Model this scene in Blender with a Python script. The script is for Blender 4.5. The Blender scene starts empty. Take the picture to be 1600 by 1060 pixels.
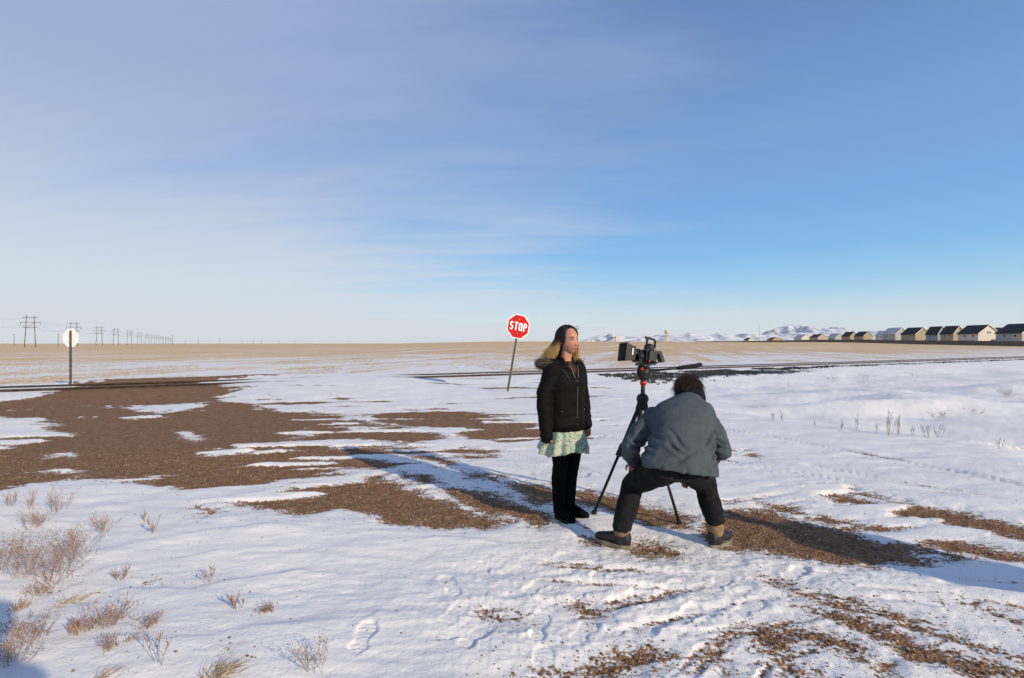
import bpy, math, random
import numpy as np
from mathutils import Vector, Matrix

# ------------------------------------------------------------------ camera, sky, sun, exposure
R = math.radians
scene = bpy.context.scene
COL = scene.collection
F, CAMH, HY = 780.0, 1.53, 537.0            # focal length in photo pixels, eye height, horizon row
cam_d = bpy.data.cameras.new('camera'); cam = bpy.data.objects.new('camera', cam_d); COL.objects.link(cam)
cam_d.sensor_width = 36; cam_d.lens = 36 * F / 1600; cam_d.clip_start = 0.05; cam_d.clip_end = 60000
cam.location = (0, 0, CAMH); cam.rotation_euler = (R(90) + math.atan((HY - 530) / F), 0, 0)
scene.camera = cam

SUN_EL, SUN_AZ = 22.0, 135.0                # azimuth clockwise from +Y: behind the camera, to the right
world = bpy.data.worlds.new('World'); scene.world = world; world.use_nodes = True
def sun_lamp():
    d = bpy.data.lights.new('sun', 'SUN'); d.energy = 4.8; d.angle = R(0.6); d.color = (1.0, 0.84, 0.62)
    o = bpy.data.objects.new('sun', d); COL.objects.link(o)
    e, a = R(SUN_EL), R(SUN_AZ)
    v = Vector((math.sin(a) * math.cos(e), math.cos(a) * math.cos(e), math.sin(e)))
    o.rotation_euler = v.to_track_quat('Z', 'Y').to_euler(); o.location = v * 60
sun_lamp()
vs = scene.view_settings
vs.view_transform = 'Standard'; vs.look = 'None'; vs.exposure = -0.06; vs.gamma = 1.0; vs.use_curve_mapping = False

class NT:
    """small helper for node trees"""
    def __init__(s, tree): s.t = tree; s.n = tree.nodes; s.l = tree.links
    def node(s, typ, **kw):
        n = s.n.new(typ)
        for k, v in kw.items(): setattr(n, k, v)
        return n
    def put(s, sock, v):
        if isinstance(v, bpy.types.NodeSocket): s.l.new(v, sock)
        else: sock.default_value = v
    def math(s, op, a, b=0.0, c=None, clamp=False):
        n = s.node('ShaderNodeMath', operation=op, use_clamp=clamp)
        s.put(n.inputs[0], a); s.put(n.inputs[1], b)
        if c is not None: s.put(n.inputs[2], c)
        return n.outputs[0]
    def mix(s, f, a, b):
        n = s.node('ShaderNodeMix', data_type='RGBA')
        s.put(n.inputs[0], f); s.put(n.inputs[6], c4(a)); s.put(n.inputs[7], c4(b)); return n.outputs[2]
    def ramp(s, f, a, b, interp='SMOOTHSTEP'):
        n = s.node('ShaderNodeMapRange', interpolation_type=interp)
        s.put(n.inputs[0], f); s.put(n.inputs[1], a); s.put(n.inputs[2], b); return n.outputs[0]
    def noise(s, vec, scale, detail=4.0, rough=0.55, dist=0.0):
        n = s.node('ShaderNodeTexNoise'); s.put(n.inputs['Vector'], vec)
        n.inputs['Scale'].default_value = scale; n.inputs['Detail'].default_value = detail
        n.inputs['Roughness'].default_value = rough; n.inputs['Distortion'].default_value = dist
        return n.outputs[0]
    def mapping(s, vec, loc=(0, 0, 0), rot=(0, 0, 0), sc=(1, 1, 1)):
        n = s.node('ShaderNodeMapping'); s.put(n.inputs[0], vec)
        n.inputs[1].default_value = loc; n.inputs[2].default_value = rot; n.inputs[3].default_value = sc
        return n.outputs[0]
def c4(c):
    if isinstance(c, bpy.types.NodeSocket): return c
    return (c[0], c[1], c[2], 1.0)

scene.cycles.max_bounces = 5; scene.cycles.diffuse_bounces = 3; scene.cycles.glossy_bounces = 2; scene.cycles.volume_bounces = 0
scene.cycles.use_adaptive_sampling = True; scene.cycles.adaptive_threshold = 0.02
def build_world():
    q = NT(world.node_tree); q.n.clear()
    sky = q.node('ShaderNodeTexSky', sky_type='NISHITA'); sky.sun_disc = False
    sky.sun_elevation = R(SUN_EL); sky.sun_rotation = R(SUN_AZ)
    sky.altitude = 1000; sky.air_density = 1.0; sky.dust_density = 0.2; sky.ozone_density = 2.0
    tc = q.node('ShaderNodeTexCoord'); sep = q.node('ShaderNodeSeparateXYZ'); q.put(sep.inputs[0], tc.outputs['Generated'])
    x, y, z = sep.outputs
    zz = q.math('ADD', q.math('MAXIMUM', z, 0.0), 0.10)
    comb = q.node('ShaderNodeCombineXYZ')
    q.put(comb.inputs[0], q.math('DIVIDE', x, zz)); q.put(comb.inputs[1], q.math('DIVIDE', y, zz))
    # clear-sky colour by height, blended with the physical sky
    cr = q.node('ShaderNodeValToRGB'); q.put(cr.inputs[0], q.math('MAXIMUM', z, 0.0)); e = cr.color_ramp.elements
    stops = [(0.0, (.86, .95, 1.0)), (0.05, (.70, .89, 1.0)), (0.10, (.36, .70, .98)), (0.16, (.20, .55, .96)), (0.24, (.185, .44, .87)), (0.36, (.20, .38, .75)), (0.50, (.15, .29, .61)), (0.70, (.09, .20, .50)), (1.0, (.07, .15, .42))]
    e[0].position, e[0].color = stops[0][0], (*stops[0][1], 1); e[1].position, e[1].color = stops[-1][0], (*stops[-1][1], 1)
    for p, c in stops[1:-1]: k = e.new(p); k.color = (*c, 1)
    sc_ = q.node('ShaderNodeVectorMath', operation='SCALE'); q.put(sc_.inputs[0], cr.outputs[0]); sc_.inputs[3].default_value = 1 / 0.14
    base = q.mix(0.80, sky.outputs[0], sc_.outputs[0])
    # thin cirrus sheets, long and soft, thicker towards the west
    v1 = q.mapping(comb.outputs[0], rot=(0, 0, R(12)), sc=(0.30, 0.95, 1), loc=(3.1, 1.7, 0)); n1 = q.noise(v1, 1.0, 6, 0.55, 0.5)
    v2 = q.mapping(comb.outputs[0], rot=(0, 0, R(-24)), sc=(0.22, 0.40, 1), loc=(0.4, 5.2, 0)); n2 = q.noise(v2, 1.0, 4, 0.5, 0.3)
    veil = q.math('ADD', q.math('ADD', q.math('MULTIPLY', n1, 0.75), q.math('MULTIPLY', n2, 0.95)), q.math("MULTIPLY", x, -0.60))
    veil = q.math('ADD', veil, q.math('MULTIPLY', q.ramp(z, 0.13, 0.02), 0.34))
    v3 = q.mapping(comb.outputs[0], rot=(0, 0, R(9)), sc=(0.55, 2.6, 1), loc=(1.3, 0.6, 0)); veil = q.math('ADD', veil, q.math('MULTIPLY', q.math('SUBTRACT', q.noise(v3, 1.0, 6, 0.6, 0.6), 0.5), 0.55))
    veil = q.math('MULTIPLY', q.ramp(veil, 0.62, 1.24), 0.90)
    cloud = q.mix(q.ramp(z, 0.45, 0.02), (0.37, 0.47, 0.70), (0.76, 0.82, 0.88))
    sc2 = q.node('ShaderNodeVectorMath', operation='SCALE'); q.put(sc2.inputs[0], cloud); sc2.inputs[3].default_value = 1 / 0.14
    col = q.mix(veil, base, sc2.outputs[0])
    bg = q.node('ShaderNodeBackground'); q.put(bg.inputs[0], col); bg.inputs[1].default_value = 0.14
    out = q.node('ShaderNodeOutputWorld'); q.l.new(bg.outputs[0], out.inputs[0])
build_world()

# ------------------------------------------------------------------ helpers
rng = np.random.default_rng(7)
random.seed(7)
def gp(px, py, z=0.0):
    """where the sight line of a photo pixel meets the height z"""
    d = (CAMH - z) * F / (py - HY)
    return ((px - 800) / F * d, d)
def at(px, py, d):
    """the point at depth d on the sight line of a photo pixel"""
    return Vector(((px - 800) / F * d, d, CAMH - (py - HY) * d / F))

def tag(o, label=None, cat=None, group=None, kind=None):
    if label: o['label'] = label
    if cat: o['category'] = cat
    if group: o['group'] = group
    if kind: o['kind'] = kind
    return o
def empty(name, loc=(0, 0, 0), rz=0.0):
    o = bpy.data.objects.new(name, None); COL.objects.link(o)
    o.location = loc; o.rotation_euler = (0, 0, rz); o.empty_display_size = 0.1
    return o
def link_mesh(name, me, mat, parent=None, smooth=False):
    o = bpy.data.objects.new(name, me); COL.objects.link(o)
    if mat is not None and len(me.materials) == 0: me.materials.append(mat)
    if smooth: me.polygons.foreach_set('use_smooth', np.ones(len(me.polygons), bool))
    if parent is not None: o.parent = parent
    return o
def np_mesh(name, v, faces):
    """v (n,3); faces (m,k) all of one size"""
    me = bpy.data.meshes.new(name); v = np.asarray(v, np.float32); faces = np.asarray(faces, np.int32)
    m, k = faces.shape
    me.vertices.add(len(v)); me.vertices.foreach_set('co', v.ravel())
    me.loops.add(m * k); me.loops.foreach_set('vertex_index', faces.ravel())
    me.polygons.add(m); me.polygons.foreach_set('loop_start', np.arange(0, m * k, k, dtype=np.int32))
    me.update(calc_edges=True); me.validate()
    return me
def copy_tree(o, parent=None):
    c = o.copy(); COL.objects.link(c); c.parent = parent
    for ch in list(o.children): copy_tree(ch, c)
    return c

class MB:
    """collects shapes for one mesh"""
    def __init__(s): s.v = []; s.f = []
    def add(s, v, f):
        b = len(s.v); s.v += [tuple(p) for p in v]; s.f += [tuple(i + b for i in q) for q in f]; return s
    def box(s, c, size, rot=None):
        hx, hy, hz = size[0] / 2, size[1] / 2, size[2] / 2
        pts = [Vector((x, y, z)) for x in (-hx, hx) for y in (-hy, hy) for z in (-hz, hz)]
        if rot is not None: pts = [rot @ p for p in pts]
        pts = [p + Vector(c) for p in pts]
        return s.add(pts, [(0, 1, 3, 2), (4, 6, 7, 5), (0, 4, 5, 1), (2, 3, 7, 6), (0, 2, 6, 4), (1, 5, 7, 3)])
    def bar(s, a, b, w, h=None):
        a, b = Vector(a), Vector(b); d = b - a; h = h or w
        rot = d.to_track_quat('Z', 'Y').to_matrix()
        return s.box((a + b) / 2, (w, h, d.length), rot)
    def tube(s, path, radii, n=8, cap=True):
        path = [Vector(p) for p in path]
        if not hasattr(radii, '__len__'): radii = [radii] * len(path)
        vs_, up = [], None
        for i, p in enumerate(path):
            d = (path[min(i + 1, len(path) - 1)] - path[max(i - 1, 0)]).normalized()
            if up is None: up = d.orthogonal().normalized()
            up = (up - d * up.dot(d)); up = up.normalized() if up.length > 1e-6 else d.orthogonal().normalized()
            w = d.cross(up)
            vs_ += [p + (up * math.cos(2 * math.pi * k / n) + w * math.sin(2 * math.pi * k / n)) * radii[i] for k in range(n)]
        fs = [(i * n + k, i * n + (k + 1) % n, (i + 1) * n + (k + 1) % n, (i + 1) * n + k) for i in range(len(path) - 1) for k in range(n)]
        if cap: fs += [tuple(range(n))[::-1], tuple((len(path) - 1) * n + k for k in range(n))]
        return s.add(vs_, fs)
    def loft(s, rings, n=28, cap=True):
        """rings: (centre, u, v) half-axis vectors"""
        vs_ = []
        for c, u, v in rings:
            c, u, v = Vector(c), Vector(u), Vector(v)
            vs_ += [c + u * math.cos(2 * math.pi * k / n) + v * math.sin(2 * math.pi * k / n) for k in range(n)]
        m = len(rings)
        fs = [(i * n + k, i * n + (k + 1) % n, (i + 1) * n + (k + 1) % n, (i + 1) * n + k) for i in range(m - 1) for k in range(n)]
        if cap: fs += [tuple(range(n))[::-1], tuple((m - 1) * n + k for k in range(n))]
        return s.add(vs_, fs)
    def ell(s, c, rad, rot=None, nu=20, nv=12):
        pts, fs = [], []
        for j in range(nv + 1):
            th = math.pi * j / nv
            for i in range(nu):
                ph = 2 * math.pi * i / nu
                p = Vector((rad[0] * math.sin(th) * math.cos(ph), rad[1] * math.sin(th) * math.sin(ph), rad[2] * math.cos(th)))
                if rot is not None: p = rot @ p
                pts.append(p + Vector(c))
        for j in range(nv):
            for i in range(nu):
                a, b = j * nu + i, j * nu + (i + 1) % nu
                fs.append((a, a + nu, b + nu, b))
        return s.add(pts, fs)
    def limb(s, path, radii, n=16):
        """tapered round limb with round joints"""
        s.tube(path, radii, n)
        for p, r in zip(path, radii if hasattr(radii, '__len__') else [radii] * len(path)): s.ell(p, (r, r, r), None, 14, 8)
        return s
    def prism(s, poly, a, b, fn):
        """poly: 2-D outline; fn(x, y, t) -> 3-D point; a, b the two t values"""
        n = len(poly)
        pts = [fn(x, y, a) for x, y in poly] + [fn(x, y, b) for x, y in poly]
        fs = [tuple(range(n))[::-1], tuple(range(n, 2 * n))] + [(k, (k + 1) % n, n + (k + 1) % n, n + k) for k in range(n)]
        return s.add(pts, fs)
    def mesh(s, name):
        me = bpy.data.meshes.new(name); me.from_pydata(s.v, [], s.f); me.validate(); me.update(); return me
    def build(s, name, mat, parent=None, smooth=False):
        return link_mesh(name, s.mesh(name), mat, parent, smooth)

# --- lattice noise in numpy
def _hash(ix, iy, iz, seed):
    h = (ix.astype(np.int64) * 374761393 + iy.astype(np.int64) * 668265263 + iz.astype(np.int64) * 1274126177 + seed * 974711) & 0x7fffffff
    h = ((h ^ (h >> 13)) * 1103515245) & 0x7fffffff
    h = ((h ^ (h >> 15)) * 12345677) & 0x7fffffff
    return (h & 0xffff) / 32767.5 - 1.0
def vn2(x, y, seed=0):
    x = np.asarray(x, float); y = np.asarray(y, float)
    ix, iy = np.floor(x), np.floor(y); fx, fy = x - ix, y - iy
    ux, uy = fx * fx * fx * (fx * (fx * 6 - 15) + 10), fy * fy * fy * (fy * (fy * 6 - 15) + 10)
    z = np.zeros_like(ix)
    a = _hash(ix, iy, z, seed); b = _hash(ix + 1, iy, z, seed); c = _hash(ix, iy + 1, z, seed); d = _hash(ix + 1, iy + 1, z, seed)
    return (a + (b - a) * ux) * (1 - uy) + (c + (d - c) * ux) * uy
def vn3(p, seed=0):
    x, y, z = p[:, 0], p[:, 1], p[:, 2]
    ix, iy, iz = np.floor(x), np.floor(y), np.floor(z); fx, fy, fz = x - ix, y - iy, z - iz
    ux, uy, uz = (f * f * (3 - 2 * f) for f in (fx, fy, fz))
    r = 0
    for dx in (0, 1):
        for dy in (0, 1):
            for dz in (0, 1):
                r = r + _hash(ix + dx, iy + dy, iz + dz, seed) * (ux if dx else 1 - ux) * (uy if dy else 1 - uy) * (uz if dz else 1 - uz)
    return r
def fbm2(x, y, seed=0, octv=4, gain=0.5):
    r = 0; a = 1.0
    for k in range(octv):
        r = r + a * vn2(x * 2 ** k + 17.3 * k, y * 2 ** k - 9.1 * k, seed + k); a *= gain
    return r
def sm(a, b, x):
    t = np.clip((x - a) / (b - a), 0, 1); return t * t * (3 - 2 * t)

# ------------------------------------------------------------------ materials
def mat_plain(name, col, rough=0.7, metal=0.0, var=0.12, scale=30.0, bump=0.0, bscale=200.0, spec=0.5, stretch=None):
    m = bpy.data.materials.new(name); m.use_nodes = True; q = NT(m.node_tree)
    b = q.n['Principled BSDF']; tc = q.node('ShaderNodeTexCoord'); vec = tc.outputs['Object']
    if stretch: vec = q.mapping(vec, sc=stretch)
    n = q.noise(vec, scale, 5, 0.6)
    lo = tuple(c * (1 - var) for c in col); hi = tuple(min(1, c * (1 + var)) for c in col)
    q.put(b.inputs['Base Color'], q.mix(q.ramp(n, 0.3, 0.7), lo, hi))
    b.inputs['Roughness'].default_value = rough; b.inputs['Metallic'].default_value = metal
    b.inputs['Specular IOR Level'].default_value = spec
    if bump:
        bn = q.node('ShaderNodeBump'); bn.inputs['Strength'].default_value = bump; bn.inputs['Distance'].default_value = 0.01
        q.put(bn.inputs['Height'], q.noise(vec, bscale, 4, 0.6)); q.put(b.inputs['Normal'], bn.outputs[0])
    return m
def mat_attr(name, attr, rough=0.6, spec=0.3, sss=0.0):
    m = bpy.data.materials.new(name); m.use_nodes = True; q = NT(m.node_tree); b = q.n['Principled BSDF']
    a = q.node('ShaderNodeAttribute', attribute_name=attr); q.put(b.inputs['Base Color'], a.outputs['Color'])
    b.inputs['Roughness'].default_value = rough; b.inputs['Specular IOR Level'].default_value = spec
    if sss:
        b.inputs['Subsurface Weight'].default_value = sss; b.inputs['Subsurface Radius'].default_value = (0.012, 0.005, 0.003)
    return m
M = {}
M['rail'] = mat_plain('rusty_rail', (0.055, 0.036, 0.026), 0.6, 0.3, 0.4, 6)
M['ballast'] = mat_plain('dark_ballast', (0.034, 0.030, 0.029), 0.8, 0, 0.5, 9)
M['pole_steel'] = mat_plain('weathered_steel', (0.10, 0.095, 0.085), 0.55, 0.4, 0.4, 14)
M['sign_red'] = mat_plain('sign_red', (0.46, 0.005, 0.006), 0.5, 0, 0.14, 7, 0, 200, 0.12)
M['sign_white'] = mat_plain('sign_white', (0.82, 0.80, 0.77), 0.45, 0, 0.05, 8)
M['sign_back'] = mat_plain('sign_bare_back', (0.86, 0.84, 0.78), 0.6, 0, 0.05, 8)
M['bolt'] = mat_plain('bolt_zinc', (0.5, 0.48, 0.45), 0.4, 0.7, 0.1, 40)
M['timber'] = mat_plain('grey_pole_timber', (0.075, 0.060, 0.055), 0.9, 0, 0.2, 3)
M['wire'] = mat_plain('power_wire', (0.18, 0.18, 0.20), 0.6, 0.3, 0.05, 3)
M['insul'] = mat_plain('insulator', (0.12, 0.10, 0.10), 0.4, 0, 0.05, 3)
M['black_nylon'] = mat_plain('black_nylon', (0.0030, 0.0030, 0.0034), 0.75, 0, 0.2, 25, 0.25, 90, 0.14)
M['black_knit'] = mat_plain('black_knit', (0.003, 0.003, 0.0035), 0.95, 0, 0.2, 60, 0.2, 300, 0.1)
M['black_trouser'] = mat_plain('black_trouser', (0.011, 0.011, 0.012), 0.9, 0, 0.25, 20, 0.3, 120, 0.15)
M['slate'] = mat_plain('slate_blue_canvas', (0.058, 0.076, 0.090), 0.85, 0, 0.10, 14, 0.35, 60, 0.2)
M['fleece'] = mat_plain('dark_fleece', (0.010, 0.013, 0.018), 0.95, 0, 0.3, 40, 0.5, 150, 0.1)
M['boot_tan'] = mat_plain('tan_suede', (0.235, 0.145, 0.078), 0.85, 0, 0.2, 25, 0.4, 120, 0.2)
M['boot_black'] = mat_plain('boot_black', (0.016, 0.017, 0.018), 0.6, 0, 0.2, 25, 0.3, 120, 0.4)
M['boot_sole'] = mat_plain('boot_sole', (0.20, 0.18, 0.13), 0.8, 0, 0.3, 20)
M['shirt'] = mat_plain('dark_plaid_shirt', (0.035, 0.010, 0.010), 0.9, 0, 0.5, 60)
M['zip'] = mat_plain('brass_zip', (0.16, 0.14, 0.10), 0.5, 0.5, 0.2, 200)
M['cam_black'] = mat_plain('camera_black', (0.010, 0.0105, 0.011), 0.5, 0, 0.2, 30, 0.1, 200, 0.4)
M['cam_grey'] = mat_plain('matte_box_grey', (0.035, 0.034, 0.030), 0.7, 0, 0.2, 30)
M['red_ball'] = mat_plain('red_enamel', (0.45, 0.012, 0.012), 0.3, 0, 0.1, 30)
M['glass'] = mat_plain('lens_glass', (0.02, 0.025, 0.04), 0.08, 0, 0.1, 10)
M['grip'] = mat_plain('rubber_grip', (0.008, 0.008, 0.008), 0.85, 0, 0.1, 60, 0.3, 300)
M['hair'] = mat_attr('hair_strands', 'tint', 0.45, 0.35)
M['fur'] = mat_attr('fur_trim', 'tint', 0.8, 0.15)
M['skin'] = mat_attr('skin', 'tint', 0.5, 0.35, 0.15)
M['weed'] = mat_attr('dry_weed', 'tint', 0.9, 0.05)

def skirt_mat():
    m = bpy.data.materials.new('floral_cotton'); m.use_nodes = True; q = NT(m.node_tree); b = q.n['Principled BSDF']
    tc = q.node('ShaderNodeTexCoord'); v = tc.outputs['Object']
    vo = q.node('ShaderNodeTexVoronoi'); q.put(vo.inputs['Vector'], q.mapping(v, sc=(1, 1, 1))); vo.inputs['Scale'].default_value = 58
    edge = q.math('ADD', vo.outputs['Distance'], q.math('MULTIPLY', q.math('SUBTRACT', q.noise(v, 130, 2), 0.5), 0.7))
    leaf = q.ramp(edge, 0.52, 0.40)
    pick = q.node('ShaderNodeSeparateColor'); q.put(pick.inputs[0], vo.outputs['Color'])
    green = q.mix(pick.outputs[0], (0.05, 0.22, 0.10), (0.16, 0.36, 0.17))
    has = q.ramp(pick.outputs[1], 0.22, 0.28)
    base = q.mix(q.noise(v, 12, 2), (0.36, 0.37, 0.32), (0.46, 0.45, 0.40))
    q.put(b.inputs['Base Color'], q.mix(q.math('MULTIPLY', leaf, has), base, green)); b.inputs['Roughness'].default_value = 0.9
    b.inputs['Specular IOR Level'].default_value = 0.1
    return m
M['skirt'] = skirt_mat()

# ------------------------------------------------------------------ the lie of the land
T0 = np.array([0.0, 22.6]); TD = np.array([0.885, 0.465]); TD /= np.hypot(*TD); TN = np.array([-TD[1], TD[0]])
def track_uv(x, y):
    return (x - T0[0]) * TD[0] + (y - T0[1]) * TD[1], (x - T0[0]) * TN[0] + (y - T0[1]) * TN[1]
def track_pt(u, s, z=0.0):
    p = T0 + TD * u + TN * s; return Vector((p[0], p[1], z))

def poly_w(pts): return np.array([gp(*p) for p in pts])
GRAVEL = [  # bare gravel, outlines measured on the photograph and laid on the ground
 [(-260,640),(-60,634),(0,630),(60,624),(120,613),(200,606),(280,604),(372,611),(362,622),(330,629),(400,633),(432,641),(470,645),(520,648),(560,655),(600,664),(660,674),(705,688),(640,694),(560,688),(500,696),(560,712),(600,726),(612,733),(560,739),(480,750),(400,764),(330,771),(290,769),(250,761),(205,751),(165,742),(130,747),(60,754),(0,766),(-120,790),(-300,790)],
 [(110,611),(140,605),(172,600),(260,598.5),(350,597.5),(432,596),(440,597.6),(350,600.5),(330,604),(220,607),(150,611)],
 [(575,648),(620,642),(690,640),(740,644),(790,652),(850,664),(872,676),(868,690),(800,691),(740,684),(690,673),(640,668),(590,660)],
 [(905,679),(935,680),(944,686),(915,689)],
 [(370,781),(430,766),(520,757),(590,744),(628,751),(680,775),(730,790),(795,812),(770,826),(680,826),(590,815),(530,800),(480,806),(400,801)],
 [(612,711),(660,712),(700,720),(715,730),(670,729),(630,722)],
 [(622,740),(660,741),(690,755),(650,754)],
 [(682,757),(740,765),(800,780),(860,800),(882,818),(850,826),(800,811),(740,792),(690,773)],
 [(700,700),(750,701),(790,706),(750,712),(705,708)], [(715,716),(770,714),(780,718),(730,724)],
 [(720,738),(770,742),(785,750),(740,748)],
 [(780,757),(830,759),(872,764),(880,785),(840,786),(800,772)],
 [(890,764),(930,768),(975,782),(1010,790),(1070,800),(1075,824),(1010,822),(950,803),(895,786)],
 [(985,852),(1010,852),(1060,862),(1068,870),(1020,876),(985,868)],
 [(925,842),(945,846),(960,862),(930,856)],
 [(1080,812),(1130,798),(1200,801),(1290,820),(1400,845),(1500,868),(1520,876),(1440,887),(1370,880),(1280,875),(1180,862),(1130,856),(1090,838)],
 [(1184,786),(1250,796),(1340,812),(1430,832),(1620,872),(1760,905),(1760,925),(1600,884),(1480,864),(1380,842),(1290,822),(1220,806)],
 [(1265,773),(1300,770),(1345,770),(1400,786),(1500,803),(1600,820),(1800,850),(1800,890),(1600,847),(1500,828),(1400,808),(1320,790)],
 [(1125,696),(1150,699),(1192,709),(1186,715),(1140,706)],
 [(1212,908),(1265,920),(1330,943),(1420,972),(1500,996),(1566,1010),(1548,1016),(1440,991),(1330,957),(1268,932)],
 [(1258,948),(1300,954),(1370,974),(1430,1002),(1500,1026),(1620,1052),(1700,1090),(1560,1078),(1480,1050),(1400,1028),(1360,1000),(1300,972)],
 [(1150,989),(1210,976),(1260,990),(1320,1008),(1332,1024),(1290,1022),(1240,1010),(1226,1018),(1250,1040),(1266,1054),(1225,1046),(1186,1020)],
 [(1338,1042),(1380,1040),(1380,1054),(1345,1052)], [(1565,1020),(1600,1022),(1640,1042),(1600,1040)],
 [(1530,948),(1600,966),(1680,985),(1680,992),(1590,974)],
 [(840,1052),(900,1046),(975,1022),(1040,1022),(1052,1036),(1005,1054),(940,1066),(860,1070)],
 [(765,952),(800,958),(824,964),(790,967)], [(885,944),(915,944),(932,956),(905,962)],
 [(1105,1036),(1130,1046),(1160,1062),(1130,1064)],
 [(298,790),(322,794),(342,806),(330,808)], [(922,654),(960,656),(968,660),(930,661)],
]
ISLANDS = [  # snow lying on the gravel
 [(-120,656),(0,651),(65,657),(88,668),(96,681),(50,692),(0,704),(-140,740)],
 [(282,676),(310,673),(322,684),(300,690),(284,688)],
 [(172,636),(240,633),(300,630),(318,634),(250,640),(200,640)],
 [(228,642),(262,636),(300,636),(296,641),(250,645)],
 [(1338,828),(1400,838),(1414,846),(1370,842)], [(1436,868),(1480,870),(1470,878),(1440,875)],
 [(1320,776),(1345,775),(1405,791),(1390,793)],
 [(500,740),(560,735),(600,738),(560,743)], [(345,700),(372,704),(350,706)],
 [(65,712),(110,705),(102,714),(75,717)], [(60,738),(110,731),(115,736),(80,742)],
 [(455,676),(490,680),(470,683)], [(440,690),(520,694),(500,697)], [(465,706),(540,716),(500,718)],
 [(520,660),(600,668),(560,672)], [(640,668),(700,672),(660,676)],
 [(560,700),(640,712),(720,738),(640,736),(600,720)],
]
GRAVEL = [poly_w(p) for p in GRAVEL]; ISLANDS = [poly_w(p) for p in ISLANDS]
def poly_sd(x, y, P):
    """signed distance, positive inside; far points are left at -9"""
    out = np.full(x.shape, -9.0)
    pad = 1.5
    k = (x > P[:, 0].min() - pad) & (x < P[:, 0].max() + pad) & (y > P[:, 1].min() - pad) & (y < P[:, 1].max() + pad)
    if not k.any(): return out
    px, py = x[k], y[k]; d2 = np.full(px.shape, 1e9); ins = np.zeros(px.shape, bool)
    n = len(P)
    for i in range(n):
        ax, ay = P[i]; bx, by = P[(i + 1) % n]
        ex, ey = bx - ax, by - ay
        t = np.clip(((px - ax) * ex + (py - ay) * ey) / (ex * ex + ey * ey + 1e-12), 0, 1)
        d2 = np.minimum(d2, (px - ax - t * ex) ** 2 + (py - ay - t * ey) ** 2)
        c = (ay > py) != (by > py)
        ins ^= c & (px < (bx - ax) * (py - ay) / (by - ay + 1e-12) + ax)
    out[k] = np.where(ins, 1, -1) * np.sqrt(d2)
    return out
def gravel_sd(x, y):
    dist = np.hypot(x, y); w = np.clip(dist / 6.0, 0.4, 2.5)
    wx = x + (0.10 * vn2(x * 2.3, y * 2.3, 11) + 0.05 * vn2(x * 7, y * 7, 12)) * w
    wy = y + (0.12 * vn2(x * 1.3, y * 3.1, 13) + 0.06 * vn2(x * 5, y * 9, 14)) * w
    g = np.full(x.shape, -9.0)
    for P in GRAVEL: g = np.maximum(g, poly_sd(wx, wy, P))
    i = np.full(x.shape, -9.0)
    for P in ISLANDS: i = np.maximum(i, poly_sd(wx, wy, P))
    g = np.minimum(g, -i)
    # thin wind-laid streaks of snow reaching into the gravel
    st = fbm2(x * 0.55 + y * 0.10, y * 3.2 - x * 0.5, 21, 3)
    rt = sm(-8.5, -2.0, x)
    g = g - np.clip(st - 0.66 + 0.42 * rt, 0, 1) * 1.6 * sm(4.6, 6.5, dist)
    g = g + 0.05 * fbm2(x * 9, y * 14, 31, 2) * np.clip(w, 0.6, 1.6)
    bare = fbm2(x * 0.40 + y * 0.12 + 9, y * 2.6 - x * 0.4, 23, 3)
    g = np.maximum(g, np.where((dist > 5.5) & (dist < 21), (bare - 0.66) * 0.9 - 0.02 - (1 - sm(5.5, 7.5, dist) * sm(-13, -8, x) * sm(6, 2, x)), -9))
    # wheel tracks worn thin: grit showing through the crust
    for P in TYRES:
        b, a, off = seg_dist(x, y, P, 0.6)
        g = np.maximum(g, np.where(b < 0.5, -0.25 + 0.24 * fbm2(a * 1.1, off * 9 + 3, 33, 3) - 0.25 * sm(0.10, 0.45, b), -9))
    thin = fbm2(x * 0.9 - y * 0.5, y * 1.6 + x * 0.9, 35, 3) * sm(-9, -3, x) * sm(14, 9, y)
    g = np.maximum(g, np.where(dist < 16, -0.42 + 0.30 * thin, -9))
    return g

def seg_dist(x, y, P, pad=None):
    """distance to a polyline, arclength at the nearest point, side offset"""
    if pad is not None:
        xs, ys = [p[0] for p in P], [p[1] for p in P]
        k = (x > min(xs) - pad) & (x < max(xs) + pad) & (y > min(ys) - pad) & (y < max(ys) + pad)
        b0, a0, o0 = np.full(x.shape, 99.0), np.zeros(x.shape), np.full(x.shape, 99.0)
        if k.any(): b0[k], a0[k], o0[k] = seg_dist(x[k], y[k], P)
        return b0, a0, o0
    best = np.full(x.shape, 1e9); arc = np.zeros(x.shape); off = np.zeros(x.shape); L = 0
    for (ax, ay), (bx, by) in zip(P[:-1], P[1:]):
        ex, ey = bx - ax, by - ay; l = math.hypot(ex, ey)
        t = np.clip(((x - ax) * ex + (y - ay) * ey) / (l * l), 0, 1)
        dx, dy = x - ax - t * ex, y - ay - t * ey; d = np.hypot(dx, dy); k = d < best
        best = np.where(k, d, best); arc = np.where(k, L + t * l, arc); off = np.where(k, (ex * dy - ey * dx) / l, off); L += l
    return best, arc, off
FOOT = [((556,1027),(580,976)),((837,1007),(846,959)),((842,1062),(852,1020)),((700,977),(724,948)),((716,940),(692,896)),
        ((905,934),(866,915)),((820,930),(862,902)),((900,1003),(930,970)),((1060,975),(1090,950)),((985,945),(1010,918)),((1110,925),(1136,903)),
        ((760,905),(748,880)),((1075,915),(1050,895)),((1360,910),(1330,895)),((1010,990),(1040,965)),((930,910),(950,890)),((1150,960),(1185,940)),((790,900),(822,886)),((1230,905),(1255,890)),((1040,935),(1060,915)),((960,985),(940,962)),((730,1010),(760,985)),((860,880),(890,870))]
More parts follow.
